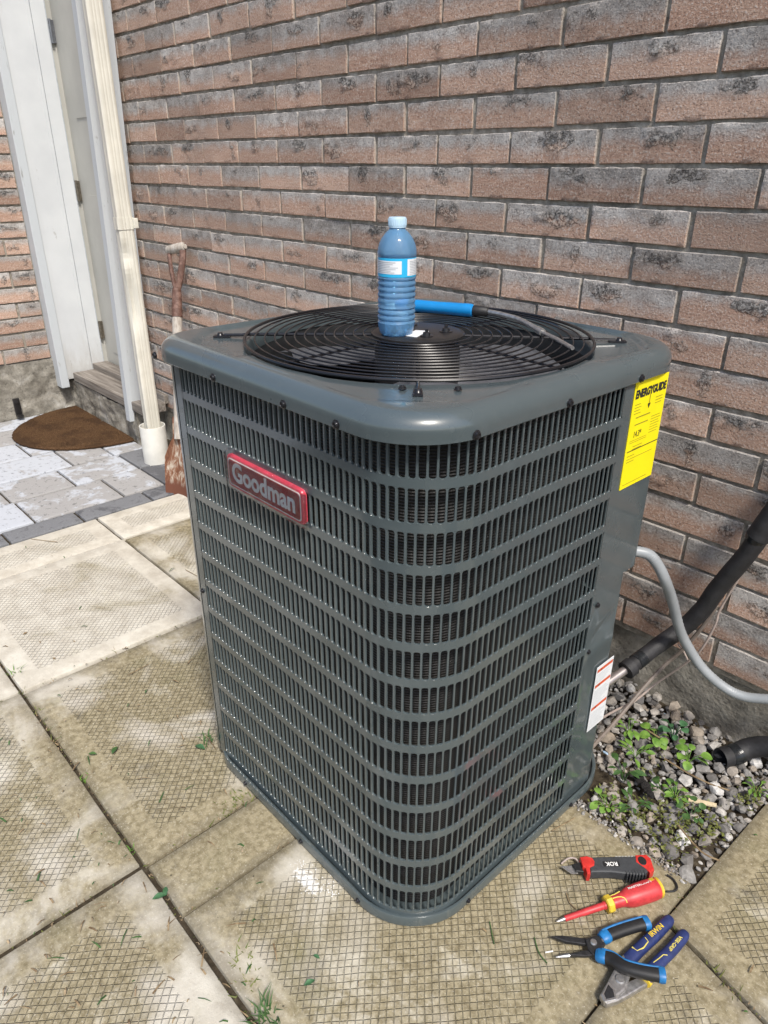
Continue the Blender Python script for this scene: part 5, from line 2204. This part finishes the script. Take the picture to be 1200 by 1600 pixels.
# ground hollow between the cutting edges, a dark facetted recess with bright rims
at0(prism([(.7038, -.649), (.7075, -.6720), (.7160, -.6775), (.7255, -.6620), (.7160, -.6510)], .0184, .0192, .0003, 1).build('cutting_rim', 'steel_bright'), dc)
at0(prism([(.7062, -.6530), (.7093, -.6690), (.7156, -.6735), (.7225, -.6620), (.7150, -.6545)], .0190, .0198, .0003, 1).build('cutting_hollow', 'steel_dark'), dc)
c_ = Vector((.7118, -.524, zc + .0084))
place_text('lettering', 'IRWIN', .0105, 'tool_yellow', c_, (.14, 1, 0), (-1, .14, 0), dc, fit=.030, offset=.00025, extrude=.0003)
c_ = Vector((.7420, -.522, zc + .0084))
place_text('lettering', 'VISE-GRIP', .0072, 'print_yellow', c_, (-.04, -1, 0), (1, -.04, 0), dc, fit=.034, offset=.0001, extrude=.0003)
for pts in ([(.7060, -.5475), (.7125, -.5500), (.7125, -.5640), (.7085, -.5760), (.7000, -.5760)], [(.7430, -.5480), (.7385, -.5520), (.7370, -.5620), (.7345, -.5740)]):
    mb = MB()
    mb.tube([(x, y, zc + .0076) for x, y in pts], .0011, 6)
    at0(mb.build('trim_line', 'print_yellow'), dc)

# wire strippers / needle nose with blue edged grips
st = thing('needle_nose_pliers', 'open needle nose pliers with black and bright blue grips', 'pliers', (.665, -.61, 0))
zp = .0125


def up_(x, y, z):     # a spot measured at 12 mm height, lifted to z along its sight line
    c = Vector((x, y, .012))
    k = (CAMP.z - z) / (CAMP.z - .012)
    return CAMP + (c - CAMP) * k


gU = [up_(x, y, zp + .004) for x, y in ((.6600, -.5930), (.6650, -.5770), (.6750, -.5540), (.6850, -.5340), (.6935, -.5190))]
gL = [up_(x, y, z) for x, y, z in ((.6700, -.6215, .0165), (.6860, -.6115, .021), (.7060, -.6080, .027), (.7300, -.5935, .031), (.7520, -.5765, .033))]
blade_path(gU, [.0085, .0100, .0098, .0096, .0102], [.0075, .0080, .0080, .0080, .0085], 'rubber_black', 'grip', st)
blade_path(gL, [.0088, .0102, .0098, .0096, .0105], [.0078, .0080, .0080, .0080, .0085], 'rubber_black', 'grip', st)


def shift(P, d, dz):
    out = []
    P = [Vector(q) for q in P]
    for i, q in enumerate(P):
        tt = P[min(i + 1, len(P) - 1)] - P[max(i - 1, 0)]
        n = Vector((-tt.y, tt.x, 0)).normalized()
        out.append(q + n * d + Vector((0, 0, dz)))
    return out


for P_, sgn in ((gU, 1), (gL, 1)):
    Q = spline(P_, 6)
    mb = MB()
    mb.tube(shift(Q[2:-1], .0066 * sgn, .0055), .0024, 8)
    at0(mb.build('blue_edge', 'tool_blue'), st)
    mb = MB()
    e, f = Q[-1], Q[-4]
    d = (e - f).normalized()
    mb.tube([e - d * .006, e - d * .002, e + d * .003, e + d * .004], [.0106, .0112, .0105, .007], 14, flat=[.0088, .0094, .009, .006], power=.75)
    at0(mb.build('grip_end', 'tool_blue'), st)
    mb = MB()
    e, f = Q[0], Q[3]
    d = (f - e).normalized()
    mb.tube([e - d * .003, e + d * .001, e + d * .009, e + d * .012], [.0080, .0100, .0106, .0096], 14, flat=[.006, .0082, .0086, .0078], power=.75)
    at0(mb.build('grip_collar', 'tool_blue'), st)
hd = [up_(x, y, zp) for x, y in ((.6440, -.6180), (.6500, -.6040), (.6600, -.5900), (.6680, -.5925), (.6700, -.6100), (.6760, -.6240), (.6680, -.6300), (.6560, -.6280))]
at0(prism([(q.x, q.y) for q in hd], zp - .006, zp + .006, .002, 2).build('joint', 'steel_dark'), st)
mb = MB()
q = up_(.6560, -.6130, zp)
mb.lathe([(0, zp + .0085), (.0042, zp + .0083), (.0052, zp + .0072), (.0054, zp + .005)], 16, (q.x, q.y, 0))
at0(mb.build('pivot', 'steel_bright'), st)
mb = MB()
q = up_(.6640, -.5985, zp)
mb.lathe([(0, zp + .0078), (.0026, zp + .0076), (.003, zp + .006), (.0032, zp + .005)], 12, (q.x, q.y, 0))
q = up_(.6665, -.5930, zp)
mb.lathe([(0, zp + .0078), (.0020, zp + .0076), (.0024, zp + .006), (.0026, zp + .005)], 12, (q.x, q.y, 0))
at0(mb.build('rivet', 'steel'), st)
j1 = [up_(x, y, zp) for x, y in ((.6050, -.6505), (.6160, -.6370), (.6480, -.6100), (.6560, -.6170), (.6500, -.6215), (.6260, -.6410))]
at0(prism([(q.x, q.y) for q in j1], zp - .003, zp + .003, .0012, 2).build('nose_jaw', 'steel_dark'), st)
j2 = [up_(x, y, zp) for x, y in ((.6375, -.6580), (.6520, -.6330), (.6600, -.6220), (.6660, -.6290), (.6580, -.6390), (.6420, -.6545))]
at0(prism([(q.x, q.y) for q in j2], zp - .003, zp + .003, .0012, 2).build('nose_jaw', 'steel_dark'), st)
mb = MB()
a_, b_ = up_(.6285, -.6715, zp - .001), up_(.6405, -.6535, zp)
mb.tube([a_, a_.lerp(b_, .3), b_], [.0008, .0022, .0036], 10, flat=[.0008, .0020, .0030])
at0(mb.build('nose_tip', 'steel_bright'), st)
